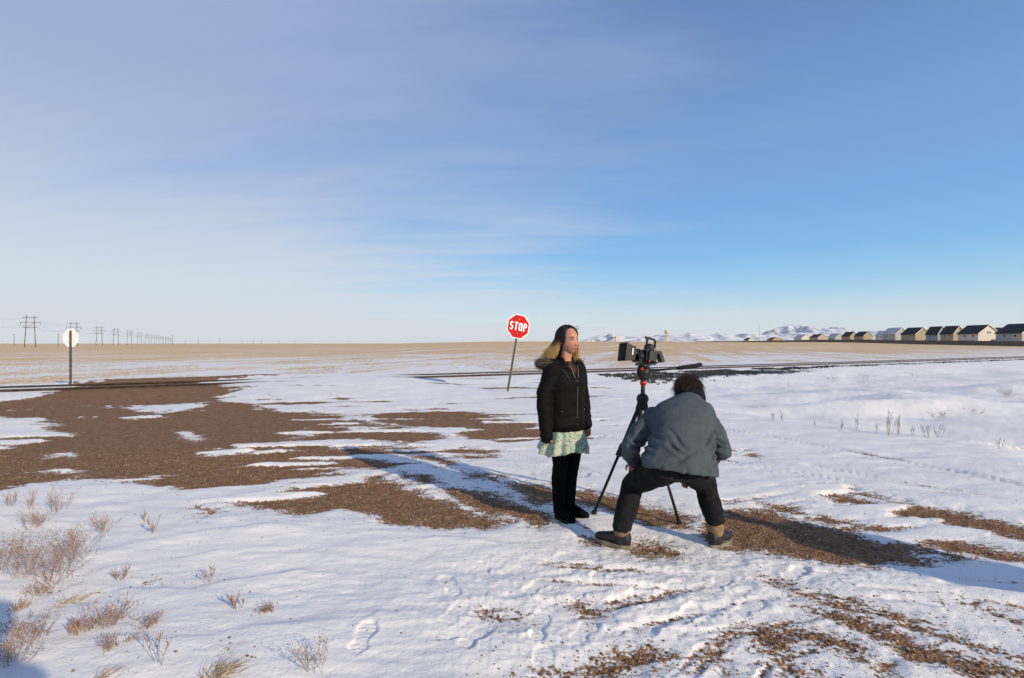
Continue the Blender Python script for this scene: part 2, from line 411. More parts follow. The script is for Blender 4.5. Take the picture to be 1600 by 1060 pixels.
FOOT = [(np.array(gp(*a)), np.array(gp(*b))) for a, b in FOOT]
TYRES = [[(1090,668),(1200,684),(1350,712),(1480,738),(1620,768)], [(1090,716),(1200,735),(1330,758),(1460,775)], [(1100,700),(1240,724),(1400,757),(1600,792)],
         [(1160,792),(1250,778),(1400,800),(1600,842)], [(900,900),(1060,912),(1240,915),(1420,928),(1620,968)], [(1000,960),(1150,925),(1320,905),(1560,925)],
         [(1180,1010),(1300,985),(1400,1010)], [(380,612),(470,640),(600,668),(760,700),(900,742)], [(460,612),(560,632),(700,648),(900,672)], [(600,690),(720,735),(860,800),(960,850)], [(1140,1050),(1200,985),(1240,940)]]
TYRES = [[gp(*p) for p in t] for t in TYRES]
RIDGES = [[(310,839),(430,827),(520,831),(620,836)], [(200,928),(300,925),(390,910),(460,900),(540,906)], [(600,969),(680,966),(740,942),(830,937)], [(160,868),(230,851),(290,840)],
          [(120,800),(220,786),(330,782),(420,770)], [(280,1004),(400,995),(520,985)], [(560,850),(680,845),(800,858)], [(150,905),(190,890),(290,872)], [(740,1000),(860,990),(960,1004)], [(1250,880),(1400,905),(1600,935)]]
RIDGES = [[gp(*p) for p in t] for t in RIDGES]
SHOULDER = [gp(1060,640), gp(1110,648), gp(1300,668), gp(1480,690), gp(1600,726), (7.6, 4.0), (8.5, -4.0)]

def land(x, y):
    """large forms only"""
    x = np.asarray(x, float); y = np.asarray(y, float)
    u, s = track_uv(x, y); az = np.degrees(np.arctan2(x, np.maximum(y, 1e-6))); az = np.where(y < 0, 90 * np.sign(x), az)
    h = np.zeros(x.shape)
    hill = 2.75 * sm(35, 270, s) * sm(-30, 2, az)
    h = h + hill - 0.5 * sm(60, 250, s) * (1 - sm(-42, -20, az)) + 0.12 * fbm2(x * 0.03, y * 0.03, 41, 3) * sm(8, 60, s)
    # ditch to the right, between the road shoulder and the railway bank
    b, a, off = seg_dist(x, y, SHOULDER)
    right = sm(0.0, 2.2, off) * sm(-2.6, -7.0, s) * sm(2.8, 6.5, x)
    h = h - right * (0.28 + 0.09 * fbm2(x * 0.35, y * 0.35, 43, 3))
    for (px, py, rx, ry, hh) in ((1340, 638, 2.2, 0.85, 0.36), (1500, 630, 2.4, 1.0, 0.26), (1250, 621, 2.4, 1.1, 0.22), (1560, 608, 3.0, 1.4, 0.24), (1420, 616, 3.0, 1.2, 0.20)):
        cx, cy = gp(px, py, -0.15); h = h + hh * np.exp(-((x - cx) / rx) ** 2 - ((y - cy) / ry) ** 2)
    # railway bank; the road rises to the rails at the crossing
    road = np.exp(-((u + 7.7) / 3.0) ** 4)
    bank = 0.125 * sm(-4.0, -0.85, s) * sm(4.0, 0.9, s) + 0.045 * np.exp(-(s / 0.52) ** 6)
    h = h + bank * (1 - road) + road * 0.235 * sm(-7.5, -1.3, s) * sm(7.5, 1.3, s)
    # gravel heap thrown up behind the left rail
    h = h + 0.20 * np.exp(-((s - 2.3) / 0.8) ** 2) * sm(-17.5, -14.5, u) * sm(-8.0, -11.5, u)
    return h
def surface(x, y, want_g=False):
    x = np.asarray(x, float); y = np.asarray(y, float)
    u, s = track_uv(x, y); dist = np.hypot(x, y)
    h = land(x, y); g = np.full(x.shape, -2.0)
    near = (s < 6) & (dist < 60) & (y > -2)
    if near.any(): g[near] = gravel_sd(x[near], y[near])
    # ballast strip and heap count as bare ground too
    snow = sm(0.10, -0.22, g)
    fade = sm(70, 12, dist)
    # snow: thickness, soft drifts, wind ripples
    drift = 0.026 * fbm2(x * 0.55 + 3, y * 0.9, 51, 3) + 0.011 * fbm2(x * 1.0 - 0.25 * y, y * 2.6 + 0.3 * x, 57, 4, 0.6) * sm(4, 9, dist) + 0.012 * fbm2(x * 1.6 + 0.3 * y, y * 4.2, 52, 3) + 0.0045 * fbm2(x * 7, y * 17, 53, 3)
    wx = 0.5 * vn2(x * 0.6, y * 0.6, 58); wy = 0.25 * vn2(x * 0.9, y * 0.9, 59)
    crest = lambda a, b, sd: 1 - 2 * np.abs(vn2(x * a + wx, (y + wy) * b + 0.22 * b * x * 0.3, sd))
    drift = drift + (0.013 * crest(0.55, 2.1, 55) + 0.007 * crest(1.7, 5.5, 56) + 0.003 * crest(5.0, 14.0, 60)) * sm(3.2, 7.0, dist) * (0.6 + 0.5 * vn2(x * 0.35, y * 0.35, 65))
    drift = drift * (0.12 + 0.88 * sm(1.1, 2.6, np.abs(s)))
    h = h + snow * (0.022 + drift * fade * (0.5 + 0.5 * sm(0, -1.2, g)))
    h = h + (1 - snow) * 0.006 * fbm2(x * 14, y * 14, 54, 2) * fade
    k = np.where((dist < 14) & (y > 1.0))[0] if x.ndim == 1 else None
    if k is not None and len(k):
        xx, yy = x[k], y[k]; dh = np.zeros(xx.shape); sn = snow[k]; flat = np.ones(xx.shape)
        for P in RIDGES:
            b, a, off = seg_dist(xx, yy, P, 0.7)
            o = -np.sign(off) * b + 0.05 * vn2(xx * 3, yy * 3, 61)
            dh += sn * 0.020 * np.where(o > 0, np.exp(-(o / 0.16) ** 2), np.exp(-(o / 0.045) ** 2)) * (b < 0.6) * (0.6 + 0.4 * vn2(xx * 2, yy * 2, 66))
        # trampled, lumpy snow round the crew
        tr = sm(1.7, 0.4, np.hypot((xx - 1.1) / 1.5, (yy - 3.0) / 0.8))
        dh += sn * tr * (0.008 * fbm2(xx * 9, yy * 11, 62, 3) + 0.007 * np.abs(vn2(xx * 22, yy * 24, 63)))
        for P in TYRES:
            b, a, off = seg_dist(xx, yy, P, 0.5); w = 0.12
            inside = sm(w + 0.02, w - 0.02, np.abs(off)) * (b < w + 0.05)
            lug = np.sign(np.sin((a + 0.35 * np.abs(off)) * 2 * math.pi / 0.085)) * (0.5 + 0.5 * np.sign(np.sin(off * 2 * math.pi / 0.075)))
            keep = sm(-0.35, 0.1, vn2(xx * 1.2, yy * 1.2, 64))
            dh += sn * keep * inside * (-0.018 + 0.006 * lug * (0.5 + 0.5 * vn2(xx * 5, yy * 5, 67))) + sn * keep * 0.007 * np.exp(-((np.abs(off) - w - 0.035) / 0.03) ** 2) * (b < w + 0.12)
        x_all, y_all, dh_all, sn_all = xx, yy, dh, sn
        for A, B in FOOT:
            kk = np.where(np.hypot(x_all - (A[0] + B[0]) / 2, y_all - (A[1] + B[1]) / 2) < 0.45)[0]
            if not len(kk): continue
            xx, yy, dh, sn = x_all[kk], y_all[kk], dh_all[kk], sn_all[kk]
            ax = B - A; L = float(np.hypot(*ax)); ax = ax / L; L = min(max(L, 0.26), 0.31); c = (A + B) / 2
            lu = ((xx - c[0]) * ax[0] + (yy - c[1]) * ax[1]) / L + 0.5; lv = (xx - c[0]) * -ax[1] + (yy - c[1]) * ax[0]
            lu = lu + 0.035 * vn2(xx * 24, yy * 24, 68); lv = lv + 0.007 * vn2(xx * 24, yy * 24, 69); part = 0.35 + 0.65 * sm(-0.5, 0.3, vn2(xx * 4 + c[0] * 9, yy * 4, 70))
            wd = 0.052 - 0.016 * np.exp(-((lu - 0.36) / 0.13) ** 2)
            e = np.maximum(np.abs(lv) / wd, np.abs(lu - 0.5) / 0.5)
            e = np.where((lu > 0.72) | (lu < 0.2), np.hypot(lv / wd, (np.abs(lu - 0.5) - 0.25) / 0.25 * ((np.abs(lu - 0.5) > 0.25))), e)
            ins = sm(1.12, 0.92, e) * part
            tread = 0.0030 * np.sin(lu * 2 * math.pi * 9 + 3 * np.abs(lv) / wd) * ((lu < 0.30) | (lu > 0.40))
            dh = dh * (1 - ins) + ins * sn * (-0.0055 + tread) + sn * 0.0012 * np.exp(-((e - 1.3) / 0.22) ** 2) * (e < 2)
            dh_all[kk] = dh
        h = h.copy(); h[k] += dh_all
    return (h, g) if want_g else h
def gz(x, y):
    return float(surface(np.array([float(x)]), np.array([float(y)]))[0])

def ground_material():
    m = bpy.data.materials.new('snow_gravel_and_stubble'); m.use_nodes = True; q = NT(m.node_tree); b = q.n['Principled BSDF']
    tc = q.node('ShaderNodeTexCoord'); v = tc.outputs['Object']
    ga = q.node('ShaderNodeAttribute', attribute_name='gravel').outputs['Fac']
    fa = q.node('ShaderNodeAttribute', attribute_name='stubble').outputs['Fac']
    da = q.node('ShaderNodeAttribute', attribute_name='soil').outputs['Fac']
    # gravel
    vo = q.node('ShaderNodeTexVoronoi'); q.put(vo.inputs['Vector'], v); vo.inputs['Scale'].default_value = 55
    vo2 = q.node('ShaderNodeTexVoronoi'); q.put(vo2.inputs['Vector'], v); vo2.inputs['Scale'].default_value = 130
    sc = q.node('ShaderNodeSeparateColor'); q.put(sc.inputs[0], vo.outputs['Color'])
    sc2 = q.node('ShaderNodeSeparateColor'); q.put(sc2.inputs[0], vo2.outputs['Color'])
    cr = q.node('ShaderNodeValToRGB'); q.put(cr.inputs[0], q.math('ADD', q.math('MULTIPLY', sc.outputs[0], 0.6), q.math('MULTIPLY', sc2.outputs[0], 0.4)))
    e = cr.color_ramp.elements; e[0].position = 0.0; e[0].color = (0.055, 0.028, 0.013, 1); e[1].position = 1.0; e[1].color = (0.62, 0.45, 0.30, 1)
    for p, c in ((0.3, (0.172, 0.090, 0.043, 1)), (0.55, (0.248, 0.134, 0.064, 1)), (0.8, (0.34, 0.192, 0.095, 1)), (0.92, (0.33, 0.21, 0.14, 1))):
        k = e.new(p); k.color = c
    big = q.noise(v, 7.0, 4, 0.7)
    grav = q.mix(q.ramp(big, 0.38, 0.68), q.mix(0.4, cr.outputs[0], (0.115, 0.057, 0.026)), q.mix(0.25, cr.outputs[0], (0.36, 0.205, 0.10)))
    grav = q.mix(q.math('MULTIPLY', q.ramp(q.noise(v, 24, 3, 0.75), 0.56, 0.68), 0.55), grav, (0.50, 0.34, 0.21))
    # snow, faintly dirty, with grit
    fine = q.noise(v, 38, 4, 0.65); mid = q.noise(q.mapping(v, sc=(1.0, 2.4, 1)), 9, 4, 0.6)
    snow = q.mix(q.ramp(q.noise(v, 1.3, 4, 0.6), 0.3, 0.75), (0.81, 0.79, 0.765), (0.86, 0.84, 0.81))
    gritn = q.noise(v, 75, 3, 0.7)
    grit = q.math('MULTIPLY', q.ramp(gritn, 0.62, 0.69), q.ramp(q.math('ADD', ga, q.math('MULTIPLY', q.math('SUBTRACT', mid, 0.5), 1.1)), -0.55, 0.15))
    snow = q.mix(grit, snow, (0.16, 0.10, 0.065))
    # stubble field: straw with snow lying in the drill rows and in wind streaks
    fv = q.mapping(v, rot=(0, 0, R(17)))
    rows = q.noise(q.mapping(fv, sc=(0.30, 0.014, 1)), 1.0, 4, 0.6)
    patch = q.noise(q.mapping(v, sc=(0.05, 0.13, 1)), 1.0, 4, 0.65)
    clump = q.noise(q.mapping(v, sc=(1.6, 1.0, 1)), 1.3, 3, 0.75)
    fld = q.math('ADD', q.math('ADD', q.math('MULTIPLY', q.math('SUBTRACT', rows, 0.5), 2.1), q.math('MULTIPLY', q.math('SUBTRACT', patch, 0.5), 1.3)), q.math('MULTIPLY', q.math('SUBTRACT', clump, 0.5), 1.25))
    fld = q.math('ADD', fld, q.math('MULTIPLY', q.math('SUBTRACT', q.noise(v, 5.0, 3, 0.7), 0.5), 0.9))
    straw_f = q.ramp(q.math('ADD', fld, fa), 0.22, 0.66)
    straw = q.mix(q.noise(v, 0.4, 6, 0.7), (0.62, 0.39, 0.15), (0.78, 0.54, 0.26))
    # edges broken by fine noise
    gf = q.ramp(q.math('ADD', ga, q.math('ADD', q.math('MULTIPLY', q.math('SUBTRACT', fine, 0.5), 0.50), q.math('MULTIPLY', q.math('SUBTRACT', mid, 0.5), 0.36))), -0.05, 0.06)
    col = q.mix(straw_f, snow, straw)
    col = q.mix(gf, col, grav)
    soil = q.ramp(q.math('ADD', da, q.math('MULTIPLY', q.math('SUBTRACT', q.noise(v, 2.2, 5, 0.7), 0.5), 1.6)), 0.46, 0.58)
    col = q.mix(soil, col, (0.022, 0.019, 0.018))
    q.put(b.inputs['Base Color'], col)
    q.put(b.inputs['Roughness'], q.math('ADD', 0.55, q.math('MULTIPLY', gf, 0.35))); b.inputs['Specular IOR Level'].default_value = 0.25
    # relief
    hg = q.math('MULTIPLY', q.math('SUBTRACT', 0.6, vo.outputs['Distance']), 0.013)
    hs = q.math('ADD', q.math('MULTIPLY', q.noise(v, 110, 3, 0.6), 0.003), q.math('MULTIPLY', fine, 0.009))
    hs = q.math('ADD', hs, q.math('MULTIPLY', q.ramp(fa, -0.1, 0.5), q.math('MULTIPLY', clump, 0.03)))
    hgt = q.math('ADD', q.math('MULTIPLY', gf, hg), q.math('MULTIPLY', q.math('SUBTRACT', 1.0, gf), hs))
    bn = q.node('ShaderNodeBump'); bn.inputs['Strength'].default_value = 0.6; bn.inputs['Distance'].default_value = 1.0
    q.put(bn.inputs['Height'], hgt); q.put(b.inputs['Normal'], bn.outputs[0])
    return m
def build_ground():
    th = np.concatenate([np.arange(-58, 58, 0.135), np.arange(58, 302, 4.0)]); th = np.radians(th)
    r = [0.25, 0.6, 1.0, 1.4]
    while r[-1] < 4.6: r.append(r[-1] * 1.0036 if r[-1] > 1.9 else r[-1] * 1.02)
    while r[-1] < 13: r.append(r[-1] * 1.006)
    while r[-1] < 45: r.append(r[-1] * 1.011)
    while r[-1] < 400: r.append(r[-1] * 1.022)
    while r[-1] < 15000: r.append(r[-1] * 1.10)
    r = np.array(r); nt, nr = len(th), len(r)
    X = (r[:, None] * np.sin(th)[None, :]).ravel(); Y = (r[:, None] * np.cos(th)[None, :]).ravel()
    h, g = surface(X, Y, True)
    V = np.stack([X, Y, h], 1); V = np.vstack([V, [[0, 0, 0.0]]])
    i = np.arange(nr - 1)[:, None] * nt; j = np.arange(nt)[None, :]; j2 = (j + 1) % nt
    Q = np.stack([(i + j).ravel(), (i + nt + j).ravel(), (i + nt + j2).ravel(), (i + j2).ravel()], 1)[:, ::-1]
    me = np_mesh('ground', V, Q)
    c = len(V) - 1
    u, s = track_uv(X, Y)
    st = 0.22 + 0.38 * sm(4, 60, s) + 0.26 * sm(50, 230, s) + 0.12 * sm(4, 30, u) * sm(4, 10, s); st = np.where(s < 3.5, -3, st)
    soil = 0.8 * np.exp(-((s + 3.1) / 0.9) ** 2) * sm(2.5, 4.5, u) * sm(22, 13, u) + 0.62 * np.exp(-((s + 1.9) / 0.45) ** 2) * sm(12, 16, u) * sm(160, 90, u)
    soil = soil + 0.9 * np.exp(-((s - 2.2) / 0.35) ** 2) * sm(-22, -15, u) * sm(-6, -11, u) * 0.5
    for nme, val in (('gravel', np.clip(g, -2, 2)), ('stubble', st), ('soil', soil)):
        a = me.attributes.new(nme, 'FLOAT', 'POINT'); a.data.foreach_set('value', np.append(val, val[0]).astype(np.float32))
    o = link_mesh('ground', me, ground_material(), None, True); o['kind'] = 'structure'
    return o
build_ground()
# ------------------------------------------------------------------ far land: mountains
def mountains():
    mt = bpy.data.materials.new('snowy_mountain'); mt.use_nodes = True; q = NT(mt.node_tree); b = q.n['Principled BSDF']
    tc = q.node('ShaderNodeTexCoord'); v = tc.outputs['Object']
    geo = q.node('ShaderNodeNewGeometry'); sp = q.node('ShaderNodeSeparateXYZ'); q.put(sp.inputs[0], geo.outputs['Normal'])
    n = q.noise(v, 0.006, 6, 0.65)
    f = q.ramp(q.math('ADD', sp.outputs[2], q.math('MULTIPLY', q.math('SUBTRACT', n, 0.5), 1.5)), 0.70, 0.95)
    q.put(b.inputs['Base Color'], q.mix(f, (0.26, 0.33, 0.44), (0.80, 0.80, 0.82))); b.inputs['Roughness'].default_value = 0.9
    D = 9000.0
    def ridge(name, x0, x1, prof, depth, nx, ny, seed, rough):
        xs = np.linspace(x0, x1, nx); t = np.linspace(0, 1, ny)
        P = np.array(prof, float); ph = np.interp(xs, P[:, 0], P[:, 1])
        XX = np.repeat(xs[None, :], ny, 0); TT = np.repeat(t[:, None], nx, 1)
        dd = depth * (1 + 0.30 * (TT - 0.35))
        wx = (XX - 800) / F * depth; wy = dd
        prof2 = np.where(TT < 0.55, sm(0, 0.55, TT), sm(1.0, 0.55, TT))
        hpx = np.repeat(ph[None, :], ny, 0)
        hh = hpx * 0.92 * depth / F * prof2
        nse = 1 - np.abs(fbm2(wx / 520.0 + seed, wy / 800.0, 71 + seed, 4))
        hh = hh * (1 - rough + rough * 1.25 * nse) + CAMH - 30 * (1 - prof2)
        V = np.stack([wx.ravel(), wy.ravel(), hh.ravel()], 1)
        i = np.arange(ny - 1)[:, None] * nx; j = np.arange(nx - 1)[None, :]
        Q = np.stack([(i + j).ravel(), (i + j + 1).ravel(), (i + nx + j + 1).ravel(), (i + nx + j).ravel()], 1)
        o = link_mesh(name, np_mesh(name, V, Q), mt, None, True); o['kind'] = 'structure'
    ridge('mountain_range', 890, 1260, [(890, 0), (915, 6), (940, 12), (965, 16), (985, 12), (1005, 15), (1030, 13), (1060, 16), (1085, 19), (1110, 15), (1135, 17), (1160, 14), (1190, 17), (1220, 15), (1260, 10)], D, 260, 46, 1, 0.55)
    ridge('mountain_peak', 1150, 1480, [(1150, 0), (1180, 9), (1215, 17), (1245, 28), (1265, 33), (1285, 31), (1310, 27), (1335, 28), (1360, 23), (1390, 22), (1420, 18), (1450, 16), (1480, 0)], D * 1.3, 240, 46, 5, 0.35)
mountains()

# ------------------------------------------------------------------ railway
def rail_mesh(s0, name, parent):
    prof = [(-0.07, 0), (0.07, 0), (0.07, 0.014), (0.012, 0.03), (0.012, 0.11), (0.036, 0.12), (0.036, 0.15), (-0.036, 0.15), (-0.036, 0.12), (-0.012, 0.11), (-0.012, 0.03), (-0.07, 0.014)]
    us = np.arange(-60, 420, 6.0); n = len(prof); V = []; Q = []
    for u in us:
        p = track_pt(u, s0)
        for a, z in prof:
            w = Vector((TN[0] * a, TN[1] * a, z + 0.075)); V.append(p + w)
    for i in range(len(us) - 1):
        for k in range(n): Q.append((i * n + k, i * n + (k + 1) % n, (i + 1) * n + (k + 1) % n, (i + 1) * n + k))
    return link_mesh(name, np_mesh(name, np.array(V), np.array(Q)), M['rail'], parent)
track = empty('railway_track', track_pt(0, 0)); track.location = (0, 0, 0)
tag(track, 'snow-covered railway track with two dark rails running across the plain', 'railway')
rail_mesh(-0.72, 'rail', track); rail_mesh(0.72, 'rail', track)

ICO = None
def ico():
    t = (1 + 5 ** .5) / 2
    v = np.array([(-1, t, 0), (1, t, 0), (-1, -t, 0), (1, -t, 0), (0, -1, t), (0, 1, t), (0, -1, -t), (0, 1, -t), (t, 0, -1), (t, 0, 1), (-t, 0, -1), (-t, 0, 1)], float)
    v /= np.linalg.norm(v[0])
    f = np.array([(0, 11, 5), (0, 5, 1), (0, 1, 7), (0, 7, 10), (0, 10, 11), (1, 5, 9), (5, 11, 4), (11, 10, 2), (10, 7, 6), (7, 1, 8), (3, 9, 4), (3, 4, 2), (3, 2, 6), (3, 6, 8), (3, 8, 9), (4, 9, 5), (2, 4, 11), (6, 2, 10), (8, 6, 7), (9, 8, 1)])
    return v, f
def stones(name, P, rad, mat, seed, flat=0.65, tints=None):
    """many loose stones in one mesh; P (n,3) resting points, rad (n,)"""
    g = np.random.default_rng(seed); v0, f0 = ico(); n = len(P)
    sc = rad[:, None, None] * (1 + g.uniform(-0.35, 0.35, (n, 12, 1))) * g.uniform(0.7, 1.25, (n, 1, 3))
    V = v0[None] * sc; V[:, :, 2] *= flat
    a = g.uniform(0, 6.283, n); c, s = np.cos(a)[:, None], np.sin(a)[:, None]
    x, y = V[:, :, 0] * c - V[:, :, 1] * s, V[:, :, 0] * s + V[:, :, 1] * c
    tilt = g.normal(0, 0.35, n)[:, None]; z = V[:, :, 2] + x * np.sin(tilt) * 0.6
    V = np.stack([x, y, z], 2) + P[:, None, :] + np.array([0, 0, 1]) * (rad * flat * 0.45)[:, None, None]
    Fc = (f0[None] + (np.arange(n) * 12)[:, None, None]).reshape(-1, 3)
    me = np_mesh(name, V.reshape(-1, 3), Fc)
    if tints is not None:
        at_ = me.attributes.new('tint', 'FLOAT_COLOR', 'POINT')
        c = np.repeat(np.concatenate([tints, np.ones((n, 1))], 1), 12, 0); at_.data.foreach_set('color', c.astype(np.float32).ravel())
    return link_mesh(name, me, mat)
def ballast():
    g = np.random.default_rng(3); n = 5200
    u = np.concatenate([g.uniform(3.2, 18, int(n * .60)), 14 * np.exp(g.random(int(n * .40)) * 2.1)]); 
    wid = np.interp(u, [3.2, 8, 14, 20, 30, 62], [2.8, 2.0, 0.8, 0.6, 0.5, 0.5])
    s = -1.75 - np.abs(g.normal(0.45, 0.33, n)) * wid
    keep = (1.5 * fbm2(u * 0.75, s * 1.6, 81, 3) + np.interp(u, [3, 10, 18, 26, 60], [0.25, 0.35, 0.25, 0.0, -0.1]) > 0)
    u, s = u[keep], s[keep]
    x = T0[0] + TD[0] * u + TN[0] * s; y = T0[1] + TD[1] * u + TN[1] * s
    z = surface(x, y); rad = g.uniform(0.025, 0.060, len(x))
    o = stones('ballast_stones', np.stack([x, y, z], 1), rad, M['ballast'], 5, 0.75)
    tag(o, 'dark ballast stones spilling through snow beside the rails', 'ballast', kind='stuff')
ballast()

# loose pebbles on the bare gravel and strewn over the snow
def pebbles():
    g = np.random.default_rng(12)
    m = mat_attr('pebble', 'tint', 0.85, 0.2)
    N = 190000
    d = 2.0 + (g.random(N) ** 0.8) * 5.2; a = g.uniform(-47, 47, N)
    x = d * np.tan(np.radians(a)); y = d
    sd = gravel_sd(x, y)
    dens = np.where(sd > 0.02, 0.32, np.where(sd > -0.10, 0.10, 0.004 + 0.03 * np.exp(-((sd + 0.1) / 0.25) ** 2)))
    spill = sm(1.6, 0.3, np.hypot((x - 1.3) / 1.5, (y - 2.9) / 0.9)); dens = dens + 0.03 * spill * (vn2(x * 4, y * 4, 9) > 0.1)
    k = g.random(N) < dens
    x, y, sd = x[k], y[k], sd[k]
    h = surface(x, y)
    rad = 0.0025 + g.random(len(x)) ** 3 * 0.0065; near = sm(3.6, 2.2, y); rad = rad * (1 + 0.35 * near)
    rad = np.where(sd < -0.03, rad * 0.62, rad)
    rad = np.where(g.random(len(x)) < 0.0015, rad * 2.2, rad)
    base = np.array([(0.17, 0.09, 0.046), (0.24, 0.13, 0.066), (0.31, 0.175, 0.095), (0.09, 0.055, 0.035), (0.44, 0.33, 0.24), (0.18, 0.115, 0.075)])
    t = base[g.integers(0, 6, len(x))] * g.uniform(0.75, 1.2, (len(x), 1))
    o = stones('gravel_stones', np.stack([x, y, h], 1), rad, m, 6, 0.7, t)
    tag(o, 'loose brown gravel stones on the bare patches and over the snow', 'gravel', kind='stuff')
    print('pebbles', len(x))
pebbles()

# ------------------------------------------------------------------ dry stubble tufts on the field
def blades(name, P, hgt, n_bl, tint, seed, lean=0.45, width=0.004, kind=None):
    g = np.random.default_rng(seed); n = len(P); k = n_bl
    B = np.repeat(P, k, 0); H = np.repeat(hgt, k) * g.uniform(0.6, 1.15, n * k)
    a = g.uniform(0, 6.283, n * k); l = g.uniform(0, lean, n * k) * H
    B = B + np.stack([np.cos(a), np.sin(a), a * 0], 1) * (np.repeat(hgt, k) * 0.12)[:, None]
    tip = B + np.stack([np.cos(a) * l, np.sin(a) * l, H], 1)
    p = np.stack([-np.sin(a), np.cos(a), a * 0], 1) * width
    V = np.stack([B - p, B + p, tip], 1).reshape(-1, 3); Fc = np.arange(len(V)).reshape(-1, 3)
    me = np_mesh(name, V, Fc); at_ = me.attributes.new('tint', 'FLOAT_COLOR', 'POINT')
    c = np.repeat(np.asarray(tint)[None] * g.uniform(0.7, 1.2, (n * k, 1)), 3, 0); c = np.concatenate([c, np.ones((len(c), 1))], 1)
    at_.data.foreach_set('color', c.astype(np.float32).ravel())
    return link_mesh(name, me, M['weed'])
def stubble():
    g = np.random.default_rng(21); N = 150000
    d = 16 * np.exp(g.random(N) * 2.0); a = np.radians(g.uniform(-47, 47, N)); x = d * np.tan(a); y = d
    u, s = track_uv(x, y)
    f = fbm2(x * 0.35 * 0.95 + y * 0.1, y * 0.07, 91, 3) + 0.5 * fbm2(x * 1.4, y * 1.0, 92, 2)
    k = (s > 4.5) & (f > 0.55 - 0.9 * sm(6, 70, s)) & (g.random(N) < 0.85)
    x, y = x[k], y[k]
    o = blades('stubble', np.stack([x, y, surface(x, y) - 0.02], 1), g.uniform(0.04, 0.10, len(x)), 3, (0.40, 0.28, 0.15), 22, 0.8, 0.008)
    tag(o, 'cut straw stubble standing through the snow beyond the rails', 'stubble', kind='stuff'); print('stubble', len(x))
stubble()

# ------------------------------------------------------------------ road signs
def ribbon(mb, pts, w, y0, y1):
    n = len(pts); L, Rr = [], []
    for i in range(n):
        a = Vector(pts[max(i - 1, 0)]); b = Vector(pts[min(i + 1, n - 1)]); d = (b - a).normalized(); nn = Vector((-d.y, d.x))
        L.append(Vector(pts[i]) + nn * w / 2); Rr.append(Vector(pts[i]) - nn * w / 2)
    for i in range(n - 1):
        q = [L[i], Rr[i], Rr[i + 1], L[i + 1]]
        mb.prism([(p.x, p.y) for p in q], y0, y1, lambda x, z, t: Vector((x, t, z)))
def arc(cx, cy, rx, ry, a0, a1, n=14): return [(cx + rx * math.cos(R(a0 + (a1 - a0) * k / n)), cy + ry * math.sin(R(a0 + (a1 - a0) * k / n))) for k in range(n + 1)]
def octagon(r): return [(r / math.cos(R(22.5)) * math.cos(R(22.5 + 45 * k)), r / math.cos(R(22.5)) * math.sin(R(22.5 + 45 * k))) for k in range(8)]
def letter(ch, cx, hgt, w, st):
    mb = MB(); y0, y1 = -0.0115, -0.0085; h2, w2 = hgt / 2 - st / 2, w / 2 - st / 2
    if ch == 'T':
        ribbon(mb, [(cx - w / 2, h2), (cx + w / 2, h2)], st, y0, y1); ribbon(mb, [(cx, h2 - st / 2 - 0.0005), (cx, -hgt / 2)], st, y0, y1)
    elif ch == 'O':
        p = arc(cx, h2 - w2, w2, w2, 0, 180) + arc(cx, -h2 + w2, w2, w2, 180, 360); ribbon(mb, p + [p[0], p[1]], st, y0, y1)
    elif ch == 'P':
        r = hgt * 0.27 - st / 2
        ribbon(mb, [(cx - w2, -hgt / 2), (cx - w2, hgt / 2)], st, y0, y1)
        ribbon(mb, [(cx - w2 + st / 2 + 0.0005, h2), (cx + w2 - r, h2)] + arc(cx + w2 - r, h2 - r, r, r, 90, -90) + [(cx - w2 + st / 2 + 0.0005, h2 - 2 * r)], st, y0, y1)
    elif ch == 'S':
        r = h2 / 2; p = arc(cx, h2 - r, w2, r, 35, 90, 6) + arc(cx, h2 - r, w2, r, 90, 250, 12)[1:] + arc(cx, -h2 + r, w2, r, 70, -90, 12) + arc(cx, -h2 + r, w2, r, -90, -145, 6)[1:]
        ribbon(mb, p, st, y0, y1)
    return mb
def road_sign(base, yaw, lean, post_h, size, label, front_only=False):
    """sign facing local -Y; face centre at post_h"""
    root = empty('stop_sign', base); root.rotation_euler = (0, lean, yaw)
    tag(root, label, 'sign', 'stop signs at the crossing')
    mb = MB(); w, dp, t = 0.058, 0.036, 0.006; top = post_h + size * 0.40
    mb.box((0, 0.030, top / 2 - 0.25), (w * 0.5, t, top + 0.5))
    for sx in (-1, 1):
        mb.box((sx * w * 0.27, 0.030 - dp / 2 + 0.001, top / 2 - 0.25), (t, dp, top + 0.5)); mb.box((sx * (w * 0.27 + 0.012), 0.030 - dp + 0.006, top / 2 - 0.25), (0.022, t, top + 0.5))
    post = mb.build('post', M['pole_steel'], root)
    f = lambda x, z, t_: Vector((x, t_, z + post_h)); h = size / 2
    face = MB().prism(octagon(h), -0.004, -0.001, f).build('sign_plate', M['sign_back'], root)
    b = MB(); o1, o2 = octagon(h * 0.995), octagon(h * 0.945)
    for k in range(8):
        b.prism([o1[k], o1[(k + 1) % 8], o2[(k + 1) % 8], o2[k]], -0.0075, -0.0042, f)
    b.build('border', M['sign_white'], face)
    MB().prism(octagon(h * 0.945), -0.0072, -0.0042, f).build('red_face', M['sign_red'], face)
    hg = size * 0.35; wd = size * 0.165; gap = size * 0.045; x = -(4 * wd + 3 * gap) / 2 + wd / 2
    for ch in 'STOP':
        m = letter(ch, x, hg, wd, size * 0.058); m.v = [(p[0], p[1], p[2] + post_h) for p in m.v]
        m.build('letter', M['sign_white'], face); x += wd + gap
    for sz in (-1, 1):
        MB().tube([(0, -0.013, post_h + sz * size * 0.30), (0, 0.045, post_h + sz * size * 0.30)], size * 0.014, 8).build('bolt', M['bolt'], root)
    return root
bx, by = gp(793, 613); bz = gz(bx, by)
